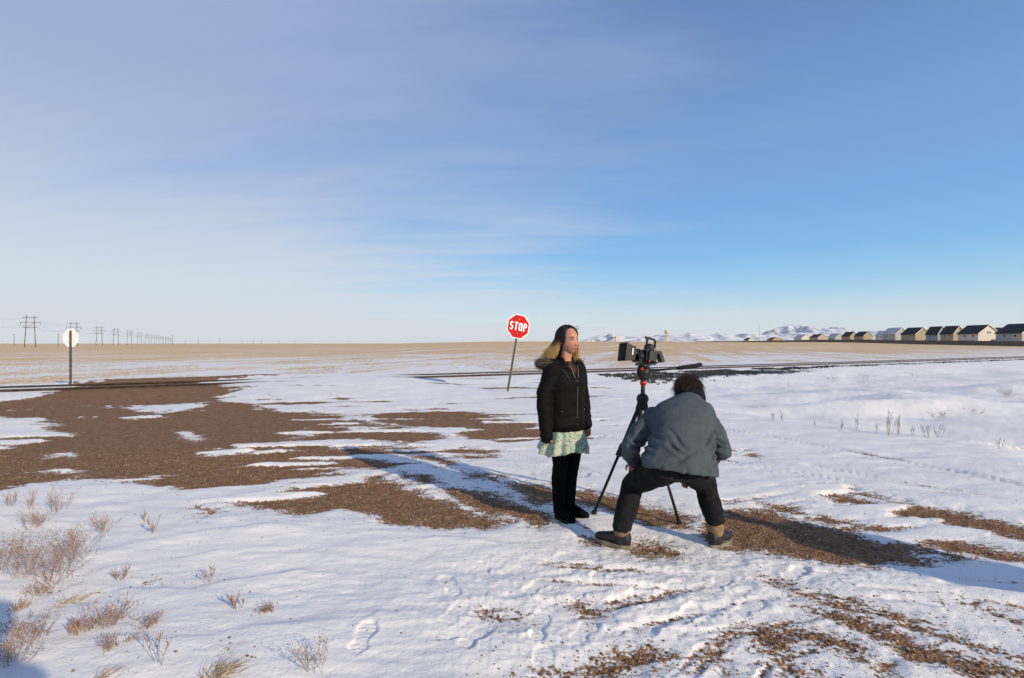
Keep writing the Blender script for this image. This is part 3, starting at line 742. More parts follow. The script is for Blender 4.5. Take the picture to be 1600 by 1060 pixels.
road_sign((bx, by, bz - 0.03), R(24), R(10.2), 2.10, 0.76, 'leaning red stop sign facing the viewer behind the woman')
bx, by = gp(111, 609.5); bz = gz(bx, by)
road_sign((bx, by, bz - 0.03), R(172), R(0.5), 1.60, 0.60, 'upright sign seen from its pale blank back, left of the gravel')

# ------------------------------------------------------------------ power line
def h_frame(base, hgt, yaw, label, detail=True):
    root = empty('power_pylon', base, yaw); tag(root, label, 'power pole', 'H-frame power poles across the plain')
    sp, tp = 0.130 * hgt, 0.088 * hgt; r = 0.20
    for sx in (-1, 1):
        MB().tube([(sx * sp, 0, -0.5), (sx * tp, 0, hgt)], [r * 1.15, r * 0.8], 6).build('pole', M['timber'], root)
    for z, w in ((0.93 * hgt, 0.30 * hgt), (0.78 * hgt, 0.37 * hgt), (0.62 * hgt, 0.29 * hgt)):
        MB().box((0, 0.3, z), (w * 2 * 0.64, 0.22, 0.24)).build('crossarm', M['timber'], root)
    if detail:
        m = MB(); a, b = sp + (tp - sp) * 0.62, sp + (tp - sp) * 0.78
        m.bar((-a, -0.2, 0.60 * hgt), (b, -0.2, 0.77 * hgt), 0.16); m.build('brace', M['timber'], root)
        for sx in (-1, 1):
            MB().tube([(sx * 0.23 * hgt, 0.3, 0.78 * hgt - 0.1), (sx * 0.23 * hgt, 0.3, 0.78 * hgt - 1.3)], 0.11, 5).build('insulator', M['insul'], root)
    return root
ORD = ['nearest', 'second', 'third', 'fourth', 'fifth', 'sixth', 'seventh', 'eighth', 'ninth', 'tenth', 'eleventh', 'twelfth', 'thirteenth', 'fourteenth', 'fifteenth', 'sixteenth']
PX = [47, 115, 155, 181, 202, 218, 230, 239, 246, 252, 257, 261, 265, 268]
pyl = []
for i, px in enumerate(PX):
    d = 75625.0 / (320 - px) * 1.0
    top_px = {0: 493, 1: 503, 2: 510, 3: 513}.get(i, 537 - (537 - 513) * 556 / d)
    X = (px - 800) / F * d; z0 = float(land(np.array([X]), np.array([d]))[0])
    hg = CAMH + (HY - top_px) * d / F - z0
    if i == 0: lab = 'tallest H-frame power pole at the far left of the row'
    elif i < 8: lab = 'H-frame timber power pole, %s from the left end of the row' % ORD[i]
    else: lab = 'tiny far H-frame power pole, %s from the left end of the row' % ORD[i]
    pyl.append((X, d, z0, hg)); h_frame((X, d, z0), hg, R(31), lab, i < 8)
def wires():
    offs = [(-0.23, 0.77), (0.0, 0.77), (0.23, 0.77), (-0.09, 1.0), (0.09, 1.0)]
    names = ['lowest left', 'lowest middle', 'lowest right', 'upper left', 'upper right']
    c, s = math.cos(R(31)), math.sin(R(31))
    first = pyl[0]; back = (first[0] + 44, first[1] - 82, first[2], first[3])
    seq = [(back[0] - 2, back[1], back[2], first[3])] + pyl
    for (ox, oz), nm in zip(offs, names):
        path = []
        for a, b in zip(seq[:-1], seq[1:]):
            pa = Vector((a[0] + ox * a[3] * c, a[1] + ox * a[3] * s, a[2] + oz * a[3] - 1.2)); pb = Vector((b[0] + ox * b[3] * c, b[1] + ox * b[3] * s, b[2] + oz * b[3] - 1.2))
            sag = 0.028 * (pb - pa).length
            for k in range(8):
                t = k / 8; path.append(pa.lerp(pb, t) - Vector((0, 0, 4 * sag * t * (1 - t))))
        path.append(pb)
        o = MB().tube(path, 0.022, 4).build('power_wire', M['wire']); tag(o, '%s sagging wire strung between the H-frame poles' % nm, 'wire', 'power line wires')
wires()
def thin_pole(px, top, d, label):
    X = (px - 800) / F * d; z0 = float(land(np.array([X]), np.array([d]))[0]); hg = CAMH + (HY - top) * d / F - z0
    root = empty('utility_pole', (X, d, z0), R(20)); tag(root, label, 'utility pole', 'single utility poles on the skyline')
    MB().tube([(0, 0, -0.4), (0, 0, hg)], [0.20, 0.14], 6).build('pole', M['timber'], root)
    MB().box((0, 0.2, hg - 0.8), (2.6, 0.14, 0.16)).build('crossarm', M['timber'], root)
thin_pole(22, 522, 430, 'single slim utility pole at the extreme left skyline')
thin_pole(91, 521.5, 440, 'single slim utility pole between the two leftmost H-frame poles')
thin_pole(270, 524, 520, 'single slim utility pole where the row of H-frames ends')
for k, (px, tp) in enumerate([(290, 530), (310, 526), (343, 528), (378, 529), (396, 531), (409, 530.5), (436, 531), (460, 531), (545, 531)]):
    thin_pole(px, tp, 700 + 60 * k, 'tiny utility pole on the bare skyline, %s one right of the H-frame row' % (ORD[k] if k else 'first'))

# ------------------------------------------------------------------ houses, fence and far buildings on the right
def house_mat(name, c): return mat_plain(name, c, 0.8, 0, 0.08, 0.7)
HM = {'cream': house_mat('cream_siding', (0.42, 0.37, 0.29)), 'tan': house_mat('tan_siding', (0.34, 0.28, 0.20)), 'grey': house_mat('grey_siding', (0.36, 0.37, 0.37)),
      'blue': house_mat('blue_grey_siding', (0.25, 0.30, 0.35)), 'white': house_mat('pale_siding', (0.62, 0.58, 0.50)), 'roof': mat_plain('dark_shingle', (0.030, 0.030, 0.036), 0.9, 0, 0.2, 2),
      'snowroof': mat_plain('snowy_shingle', (0.5, 0.5, 0.52), 0.9, 0, 0.3, 1.2), 'brownroof': mat_plain('brown_shingle', (0.11, 0.075, 0.055), 0.9, 0, 0.2, 2),
      'win': mat_plain('window_pane', (0.02, 0.024, 0.032), 0.15, 0, 0.1, 1), 'trim': mat_plain('white_trim', (0.78, 0.77, 0.74), 0.7, 0, 0.04, 2)}
def house(xl, xr, top, d, wall, roof, label, gable_w=None, wing=True, side='blue', eave=0.58):
    """gable end faces the viewer (-Y); eave wall faces the fence (-X). xl..xr photo columns at depth d"""
    Xl, Xr = (xl - 800) / F * d, (xr - 800) / F * d
    z0 = float(land(np.array([Xl]), np.array([d]))[0]); H_ = CAMH + (HY - top) * d / F - z0
    W = (Xr - Xl); az = (xl + xr) / 2 - 800
    # seen obliquely: the visible width is part gable (W1), part side (L foreshortened)
    W1 = W * 0.62; L = W * 0.62 / max(0.25, (az / F)) if az > 0 else W * 0.5
    L = min(max(L, 9.0), 17.0)
    x0 = Xr - W1; y0 = d; root = empty('house', ((x0 + Xr) / 2, d, z0)); tag(root, label, 'house', 'houses behind the long fence')
    w2 = W1 / 2; he = H_ * eave
    MB().prism([(-w2, -0.3), (w2, -0.3), (w2, he), (0, H_ - 0.25), (-w2, he)], 0, L, lambda x, z, t: Vector((x, t, z))).build('wall', HM[wall], root)
    rf = MB(); ov = 0.45; sl = (H_ - 0.25 - he) / w2
    for sx in (-1, 1):
        rf.prism([(0, H_ - 0.23), (sx * (w2 + ov), he - sl * ov + 0.02), (sx * (w2 + ov), he - sl * ov + 0.27), (0, H_ + 0.02)], -ov, L + ov, lambda x, z, t: Vector((x, t, z)))
    r_ = rf.build('roof', HM[roof], root)
    tr = MB()
    for sx in (-1, 1):
        tr.prism([(0, H_ - 0.40), (sx * (w2 + ov), he - sl * ov - 0.12), (sx * (w2 + ov), he - sl * ov + 0.24), (0, H_ - 0.01)], -ov - 0.06, -ov - 0.01, lambda x, z, t: Vector((x, t, z)))
    tr.build('bargeboard', HM['trim'], r_)
    def win(c, size, ax):
        sz = (size[0], 0.08, size[1]) if ax == 'y' else (0.08, size[0], size[1])
        w = MB().box(c, sz).build('window', HM['win'], root)
        f = MB(); q = 0.12
        for dx, dz, sx_, sz_ in ((0, size[1] / 2 + q / 2, size[0] + 2 * q, q), (0, -size[1] / 2 - q / 2, size[0] + 2 * q, q), (size[0] / 2 + q / 2, 0, q, size[1]), (-size[0] / 2 - q / 2, 0, q, size[1])):
            f.box((c[0] + (dx if ax == 'y' else 0), c[1] + (dx if ax == 'x' else 0), c[2] + dz), (sx_, 0.12, sz_) if ax == 'y' else (0.12, sx_, sz_))
        f.build('window_frame', HM['trim'], w)
    if d < 520:
        win((-0.55, -0.03, H_ * 0.62), (0.8, 1.1), 'y'); win((0.55, -0.03, H_ * 0.62), (0.8, 1.1), 'y'); win((w2 * 0.3, -0.03, H_ * 0.24), (1.5, 1.2), 'y')
        for t in (0.25, 0.65): win((-w2 - 0.03, L * t, H_ * 0.46), (1.4, 1.1), 'x'); win((-w2 - 0.03, L * t, H_ * 0.16), (1.8, 1.6), 'x')
    if wing:
        ww, wh = W1 * 0.62, H_ * 0.55
        cx = w2 + ww * 0.35
        MB().prism([(cx - ww / 2, -0.3), (cx + ww / 2, -0.3), (cx + ww / 2, wh * 0.62), (cx, wh), (cx - ww / 2, wh * 0.62)], -2.5, 5, lambda x, z, t: Vector((x, t, z))).build('garage', HM['white' if wall != 'white' else 'cream'], root)
        g2 = MB(); s2 = wh * 0.38 / (ww / 2)
        for sx in (-1, 1):
            g2.prism([(cx, wh + 0.01), (cx + sx * (ww / 2 + 0.3), wh * 0.62 - s2 * 0.3 + 0.01), (cx + sx * (ww / 2 + 0.3), wh * 0.62 - s2 * 0.3 + 0.2), (cx, wh + 0.2)], -2.8, 5.2, lambda x, z, t: Vector((x, t, z)))
        g2.build('garage_roof', HM[roof], root)
    return root
house(1570, 1640, 505, 236, 'grey', 'roof', 'large grey house cut off by the right edge, behind the fence')
house(1508, 1562, 507.5, 262, 'white', 'roof', 'big pale gabled house with dark roof, second from the right edge')
house(1478, 1508, 509, 300, 'tan', 'roof', 'tan gabled house beside the blue-grey one')
house(1456, 1480, 510, 318, 'blue', 'roof', 'blue-grey house with dark roof left of the tan gabled house', wing=False)
house(1416, 1454, 511.5, 350, 'tan', 'roof', 'tan house with pale low wing in the middle of the row')
house(1386, 1420, 512, 405, 'grey', 'snowroof', 'pale grey gabled house with white trim')
house(1372, 1392, 517, 450, 'white', 'snowroof', 'low pale house with snowy roof', wing=False)
house(1340, 1364, 518, 500, 'tan', 'roof', 'small tan house with dark roof near the fence corner', wing=False)
house(1320, 1342, 518.5, 530, 'tan', 'roof', 'small tan twin house left of the fence corner', wing=False)
house(1268, 1294, 522, 600, 'cream', 'brownroof', 'far cream house with brown roof below the mountain', wing=False)
house(1243, 1268, 522.5, 640, 'white', 'snowroof', 'far pale house with snow on its roof below the mountain', wing=False)
house(1198, 1224, 527, 700, 'tan', 'brownroof', 'low far brown-roofed house right of the water tower', wing=False)
house(1163, 1180, 528, 820, 'white', 'roof', 'tiny farthest house at the left end of the row', wing=False)
house(1540, 1576, 512, 300, 'cream', 'brownroof', 'low cream house half hidden between the two rightmost houses', wing=False, eave=0.5)
house(1494, 1520, 513, 345, 'grey', 'snowroof', 'grey house with snow-dusted roof half hidden left of the big pale house', wing=False, eave=0.5)
house(1440, 1464, 515, 410, 'white', 'roof', 'small pale house half hidden behind the blue-grey house', wing=False, eave=0.5)
house(1400, 1428, 516.5, 460, 'cream', 'brownroof', 'low cream house half hidden behind the pale grey gabled one', wing=False, eave=0.5)
house(1294, 1322, 521, 620, 'grey', 'snowroof', 'far grey house with snowy roof left of the tan twin houses', wing=False, eave=0.5)
def long_fence():
    m = mat_plain('dark_fence_boards', (0.14, 0.11, 0.085), 0.9, 0, 0.25, 1.5)
    pts = [(1760, 205), (1600, 228), (1480, 275), (1360, 370), (1280, 470), (1200, 640), (1085, 900)]
    W = [Vector(((p - 800) / F * d, d, 0)) for p, d in pts]
    root = empty('board_fence', (W[0].x, W[0].y, 0)); root.location = (0, 0, 0); tag(root, 'long dark board fence running in front of the houses', 'fence')
    for a, b in zip(W[:-1], W[1:]):
        n = max(1, int((b - a).length / 12))
        for k in range(n):
            p, q = a.lerp(b, k / n), a.lerp(b, (k + 1) / n)
            zp, zq = (float(land(np.array([t.x]), np.array([t.y]))[0]) for t in (p, q)); z = (zp + zq) / 2
            p = Vector((p.x, p.y, z)); q = Vector((q.x, q.y, z)); dirv = (q - p).normalized()
            rot = Matrix.Rotation(math.atan2(dirv.y, dirv.x), 3, 'Z'); L = (q - p).length
            MB().box((p + q) / 2 + Vector((0, 0, 1.15)), (L - 0.25, 0.06, 2.5), rot).build('board_panel', m, root)
            MB().box(p + Vector((0, 0, 1.2)), (0.16, 0.16, 2.7), rot).build('post', m, root)
long_fence()
def far_things():
    d = 1350.0; X = (1042 - 800) / F * d; z0 = float(land(np.array([X]), np.array([d]))[0]); top = CAMH + (HY - 515.5) * d / F
    m = mat_plain('tower_cream', (0.62, 0.52, 0.40), 0.6, 0, 0.05, 0.2); r = 6.0
    root = empty('water_tower', (X, d, z0)); tag(root, 'cream water tower standing alone on the skyline', 'water tower')
    hb = top - z0 - 11
    MB().loft([((0, 0, hb), (r * .5, 0, 0), (0, r * .5, 0)), ((0, 0, hb + 2.5), (r, 0, 0), (0, r, 0)), ((0, 0, hb + 8), (r, 0, 0), (0, r, 0)), ((0, 0, hb + 10.3), (r * .55, 0, 0), (0, r * .55, 0)), ((0, 0, hb + 11), (r * .1, 0, 0), (0, r * .1, 0))], 20).build('tank', m, root, True)
    for k in range(6):
        a = k * math.pi / 3; MB().tube([(r * .95 * math.cos(a), r * .95 * math.sin(a), -1), (r * .85 * math.cos(a), r * .85 * math.sin(a), hb + 3)], 0.55, 6).build('leg', m, root)
    MB().tube([(0, 0, -1), (0, 0, hb + 1)], 1.4, 10).build('riser_pipe', m, root)
    d = 1500.0; X = (958 - 800) / F * d; z0 = float(land(np.array([X]), np.array([d]))[0]); root = empty('grain_plant', (X, d, z0)); tag(root, 'distant grain plant with sloping conveyor and mast', 'grain plant')
    g = lambda px, py: ((px - 958) / F * d, 0, CAMH + (HY - py) * d / F - z0)
    a = g(962, 525); b = g(967, 536); MB().box(((a[0] + b[0]) / 2, 3, a[2] / 2), (b[0] - a[0], 9, a[2])).build('silo_block', m, root)
    MB().bar(g(944, 534), g(962, 527), 2.2).build('conveyor', M['timber'], root)
    MB().tube([g(950, 537), g(950, 521.5)], 0.7, 6).build('mast', M['timber'], root)
    a, b = g(924, 531), g(930, 536); MB().box(((a[0] + b[0]) / 2, 3, a[2] / 2), (b[0] - a[0], 8, a[2])).build('shed', m, root)
    d = 1100.0; X = (1186.5 - 800) / F * d; z0 = float(land(np.array([X]), np.array([d]))[0]); root = empty('radio_mast', (X, d, z0)); tag(root, 'thin radio mast rising above the far houses', 'mast')
    hh = CAMH + (HY - 508) * d / F - z0; MB().tube([(0, 0, -1), (0, 0, hh)], [0.45, 0.25], 4).build('lattice_pole', mat_plain('mast_paint', (0.35, 0.20, 0.18), 0.7), root)
    for z in (0.5, 0.75, 0.95): MB().box((0, 0, hh * z), (1.6, 1.6, 0.4)).build('antenna_ring', M['timber'], root)
    d = 800.0; X = (1028 - 800) / F * d; o = MB(); z0 = float(land(np.array([X]), np.array([d]))[0])
    o.ell((0, 0, -1), (7.5, 5, 4.2), None, 20, 10); ob = o.build('earth_mound', mat_plain('bare_earth', (0.22, 0.15, 0.09), 0.9, 0, 0.3, 0.3), None, True)
    v = np.array([p.co for p in ob.data.vertices]); 
    ob.location = (X, d, z0); tag(ob, 'low bare earth mound on the skyline near the water tower', 'mound')
far_things()
# ------------------------------------------------------------------ people
def blob(name, mb, voxel, smooth, mat, parent=None, folds=None, factor=0.5):
    """overlapping shapes fused into one continuous skin"""
    tmp = bpy.data.objects.new('tmp', mb.mesh('tmp')); COL.objects.link(tmp)
    r = tmp.modifiers.new('r', 'REMESH'); r.mode = 'VOXEL'; r.voxel_size = voxel
    if smooth:
        s = tmp.modifiers.new('s', 'SMOOTH'); s.iterations = smooth; s.factor = factor
    dg = bpy.context.evaluated_depsgraph_get(); me = bpy.data.meshes.new_from_object(tmp.evaluated_get(dg))
    bpy.data.objects.remove(tmp); me.name = name
    if folds is not None:
        n = len(me.vertices); co = np.empty(n * 3, np.float32); no = np.empty(n * 3, np.float32)
        me.vertices.foreach_get('co', co); me.vertices.foreach_get('normal', no); co = co.reshape(-1, 3).astype(float); no = no.reshape(-1, 3)
        co = co + no * folds(co)[:, None]; me.vertices.foreach_set('co', co.astype(np.float32).ravel()); me.update()
    me.materials.clear()
    return link_mesh(name, me, mat, parent, True)
def paint(o, fn):
    me = o.data; n = len(me.vertices); co = np.empty(n * 3, np.float32); me.vertices.foreach_get('co', co)
    c = fn(co.reshape(-1, 3).astype(float)); c = np.concatenate([c, np.ones((n, 1))], 1)
    a = me.attributes.new('tint', 'FLOAT_COLOR', 'POINT'); a.data.foreach_set('color', c.astype(np.float32).ravel())
def crease(amp, sx, sy, sz, seed, amp2=0.0, s2=30.0):
    """folds in cloth: ridged noise stretched along the given axes"""
    def f(p):
        w = p + 0.03 * np.stack([vn3(p * 6, seed + 5), vn3(p * 6, seed + 6), vn3(p * 6, seed + 7)], 1)
        q = w * np.array([sx, sy, sz]); r = 1 - 2 * np.abs(vn3(q, seed)); r2 = vn3(q * 0.45, seed + 1)
        return amp * (0.7 * r + 0.6 * r2) + amp2 * vn3(p * s2, seed + 2)
    return f
HEADR = (0.074, 0.094, 0.118)
def head_into(mb, c, rot, k=1.0, male=False):
    """a head facing local -Y with its features; c = centre, rot = 3x3"""
    nu, nv = 72, 56; pts = []; fs = []
    for j in range(nv + 1):
        th = math.pi * j / nv
        for i in range(nu):
            ph = 2 * math.pi * i / nu
            n = (math.sin(th) * math.cos(ph), math.sin(th) * math.sin(ph), math.cos(th))
            x, y, z = n[0] * HEADR[0], n[1] * HEADR[1], n[2] * HEADR[2]
            if z < 0: x *= 1 - (0.24 if male else 0.30) * (-z / HEADR[2]) ** 1.6
            if z < -0.02 and y < 0: y *= 1 + 0.10 * min(1, (-z - 0.02) / 0.08)
            if z < -0.03 and y > 0: y *= 1 - 0.40 * min(1, (-z - 0.03) / 0.08)
            if y < 0:
                fr = max(0.0, -n[1]); G = lambda a, b: math.exp(-a * a / (b * b)); d = 0.0
                d += 0.021 * G(x, 0.0095 + 0.004 * max(0, -z / 0.04)) * (1 if -0.034 < z < 0.016 else 0) * max(0, min(1, (0.018 - z) / 0.048)) ** 1.1 * fr
                d += 0.010 * G(x, 0.014) * G(z + 0.034, 0.006)
                for sx in (-1, 1):
                    d -= 0.010 * G(x - sx * 0.031, 0.015) * G(z - 0.014, 0.011); d += 0.005 * G(x - sx * 0.031, 0.010) * G(z - 0.012, 0.006)
                    d += 0.004 * G(x - sx * 0.040, 0.018) * G(z + 0.022, 0.018); d += 0.004 * G(x - sx * 0.03, 0.02) * G(z - 0.034, 0.007)
                d += 0.006 * G(x, 0.020) * G(z + 0.057, 0.0055) + 0.007 * G(x, 0.017) * G(z + 0.068, 0.006) - 0.003 * G(x, 0.024) * G(z + 0.0625, 0.002)
                d += 0.008 * G(x, 0.022) * G(z + 0.098, 0.014)
                y -= d * (0.4 + 0.6 * fr)
            pts.append(rot @ (Vector((x, y, z)) * k) + Vector(c))
    for j in range(nv):
        for i in range(nu):
            a, b = j * nu + i, j * nu + (i + 1) % nu; fs.append((a, a + nu, b + nu, b))
    mb.add(pts, fs)
    for sx in (-1, 1): mb.ell(rot @ (Vector((sx * 0.076, 0.012, -0.005)) * k) + Vector(c), (0.010 * k, 0.018 * k, 0.030 * k), rot, 10, 8)
def skin_paint(c, rot, k, skin=(0.47, 0.225, 0.140), lip=(0.33, 0.075, 0.062)):
    def f(p):
        q = (p - np.array(c)) @ np.array(rot) / k; n = len(p)
        col = np.repeat(np.array(skin)[None], n, 0) * (1 + 0.06 * vn3(p * 60, 3))[:, None]
        x, y, z = q[:, 0], q[:, 1], q[:, 2]; fr = (y < -0.03) & (np.abs(z) < 0.12)
        def put(m, c_): col[m] = c_
        w = np.clip(np.exp(-((np.abs(x) - 0.042) / 0.018) ** 2 - ((z + 0.025) / 0.02) ** 2), 0, 1) * fr; col[:] = col * (1 - 0.25 * w[:, None]) + np.array([0.55, 0.21, 0.16]) * 0.25 * w[:, None]
        put(fr & ((x / 0.024) ** 2 + ((z + 0.0625) / 0.0105) ** 2 < 1), lip)
        ax = np.abs(x)
        put(fr & (np.abs(z - 0.034 + 0.10 * (ax - 0.03)) < 0.0036) & (ax > 0.014) & (ax < 0.049), (0.030, 0.016, 0.011))
        put(fr & (((ax - 0.031) / 0.0170) ** 2 + ((z - 0.0135) / 0.0080) ** 2 < 1), (0.045, 0.022, 0.016))
        put(fr & (((ax - 0.031) / 0.013) ** 2 + ((z - 0.011) / 0.0045) ** 2 < 1), (0.40, 0.36, 0.33))
        put(fr & (((ax - 0.031) / 0.0058) ** 2 + ((z - 0.012) / 0.0055) ** 2 < 1), (0.04, 0.03, 0.025))
        return col
    return f
def hand_into(mb, wrist, direction, palm_n, k=1.0, curl=0.6, side=1):
    """palm, four fingers and a thumb; direction = towards the finger tips"""
    d = Vector(direction).normalized(); n = Vector(palm_n); n = (n - d * n.dot(d)).normalized(); w = d.cross(n) * side; o = Vector(wrist)
    rot = Matrix((w, n, d)).transposed()
    mb.ell(o + d * 0.045 * k, (0.040 * k, 0.017 * k, 0.052 * k), rot, 14, 10)
    for i, L in enumerate((0.066, 0.076, 0.071, 0.056)):
        a = o + d * 0.082 * k + w * (0.030 - 0.020 * i) * k
        p1 = a + (d + n * curl * 0.35).normalized() * L * 0.45 * k; p2 = p1 + (d * (1 - curl * 0.55) + n * curl).normalized() * L * 0.32 * k; p3 = p2 + (d * (1 - curl) + n * curl * 1.3).normalized() * L * 0.26 * k
        mb.limb([a - d * 0.02 * k, p1, p2, p3], [0.0092 * k, 0.0085 * k, 0.0078 * k, 0.0068 * k], 8)
    a = o + d * 0.022 * k + w * 0.034 * k; p1 = a + (w * 0.7 + d * 0.6 + n * 0.25).normalized() * 0.036 * k; p2 = p1 + (d + n * 0.5 + w * 0.1).normalized() * 0.030 * k
    mb.limb([a - w * 0.015 * k, p1, p2], [0.013 * k, 0.0098 * k, 0.0078 * k], 8)
def strands(name, roots, dirs, length, bend, rad, tint_fn, mat, parent, seed, segs=6, jitter=0.25, wave=0.0):
    """thin tapering locks; roots, dirs (n,3); bend = pull vector applied along the lock (n,3)"""
    g = np.random.default_rng(seed); n = len(roots); P = [roots]; d = dirs / np.linalg.norm(dirs, axis=1, keepdims=True)
    wob = g.normal(0, jitter, (n, 3))
    for k in range(segs):
        t = (k + 1) / segs; d = d + bend * (0.5 + t) / segs * 2 + wob * 0.25 * math.sin(3 * t + 1); d = d / np.linalg.norm(d, axis=1, keepdims=True)
        P.append(P[-1] + d * (length / segs)[:, None])
    P = np.stack(P, 1)
    if wave:
        tt0 = np.linspace(0, 1, segs + 1)[None, :, None]; ph = (roots[:, [0]] * 60 + roots[:, [2]] * 40 + g.normal(0, 0.5, (n, 1)))[:, None, :]
        P = P + wave * tt0 * np.concatenate([np.sin(9 * tt0 + ph), np.cos(8 * tt0 + ph), 0 * ph + 0 * tt0], 2)
    dirv = np.gradient(P, axis=1); ref = g.normal(0, 1, (n, 1, 3))
    a = np.cross(dirv, ref); a /= np.linalg.norm(a, axis=2, keepdims=True) + 1e-9; b = np.cross(dirv, a); b /= np.linalg.norm(b, axis=2, keepdims=True) + 1e-9
    tt = np.linspace(0, 1, segs + 1); rr = rad[:, None] * (1 - 0.85 * tt[None] ** 1.5)
    ring = [P + (a * math.cos(q) + b * math.sin(q)) * rr[:, :, None] for q in (0, 2.094, 4.189)]
    V = np.stack(ring, 2)                                    # n, segs+1, 3, 3
    idx = np.arange(n * (segs + 1) * 3).reshape(n, segs + 1, 3); Q = []
    for k in range(3):
        k2 = (k + 1) % 3; Q.append(np.stack([idx[:, :-1, k], idx[:, :-1, k2], idx[:, 1:, k2], idx[:, 1:, k]], -1).reshape(-1, 4))
    me = np_mesh(name, V.reshape(-1, 3), np.concatenate(Q))
    c = tint_fn(np.repeat(tt[None], n, 0), g.random(n)[:, None], P); c = np.repeat(c[:, :, None, :], 3, 2).reshape(-1, 3)
    at_ = me.attributes.new('tint', 'FLOAT_COLOR', 'POINT'); at_.data.foreach_set('color', np.concatenate([c, np.ones((len(c), 1))], 1).astype(np.float32).ravel())
    return link_mesh(name, me, mat, parent, True)
I3 = Matrix.Identity(3)
def shoe(parent, name, c, yaw, L, w, h, upper, sole, cuff=None, top=1.22):
    """boot: toe towards local -Y turned by yaw; c = heel-to-toe middle on the ground; cuff = ankle collar material"""
    rot = Matrix.Rotation(yaw, 3, 'Z'); W = lambda x, y, z: rot @ Vector((x, y, z)) + Vector(c)
    m = MB(); rings = []
    for t, ww, hh in ((-0.5, 0.45, 0.35), (-0.42, 0.78, 0.48), (-0.2, 1.0, 0.62), (0.05, 0.86, 0.85), (0.3, 0.82, 1.0), (0.45, 0.74, 1.0), (0.5, 0.5, 0.9)):
        z1 = 0.022 + hh * h * 0.80; rings.append((W(0, t * L, (0.022 + z1) / 2), rot @ Vector((w / 2 * ww, 0, 0)), Vector((0, 0, (z1 - 0.022) / 2))))
    m.loft(rings, 20); m.limb([W(0, 0.24 * L, h * 0.4), W(0, 0.27 * L, h)], [w * 0.46, w * 0.44], 16)
    b = blob(name, m, 0.007, 5, upper, parent)
    s = MB(); out = []
    for k in range(28):
        a = 2 * math.pi * k / 28; t = -0.53 * math.cos(a); ww = np.interp(t, [-0.53, -0.3, 0.05, 0.35, 0.53], [0.6, 1.06, 0.88, 0.95, 0.8]); out.append((ww * w * 0.51 * math.sin(a), t * L))
    s.prism(out, 0.0, 0.026, lambda x, y, t: W(x, y, t)); s.build('sole', sole, b)
    if cuff is not None:
        cu = MB(); cu.limb([W(0, 0.26 * L, h * 0.95), W(0, 0.27 * L, h * top)], [w * 0.53, w * 0.55], 18); blob('ankle_collar', cu, 0.007, 3, cuff, b)
    return b

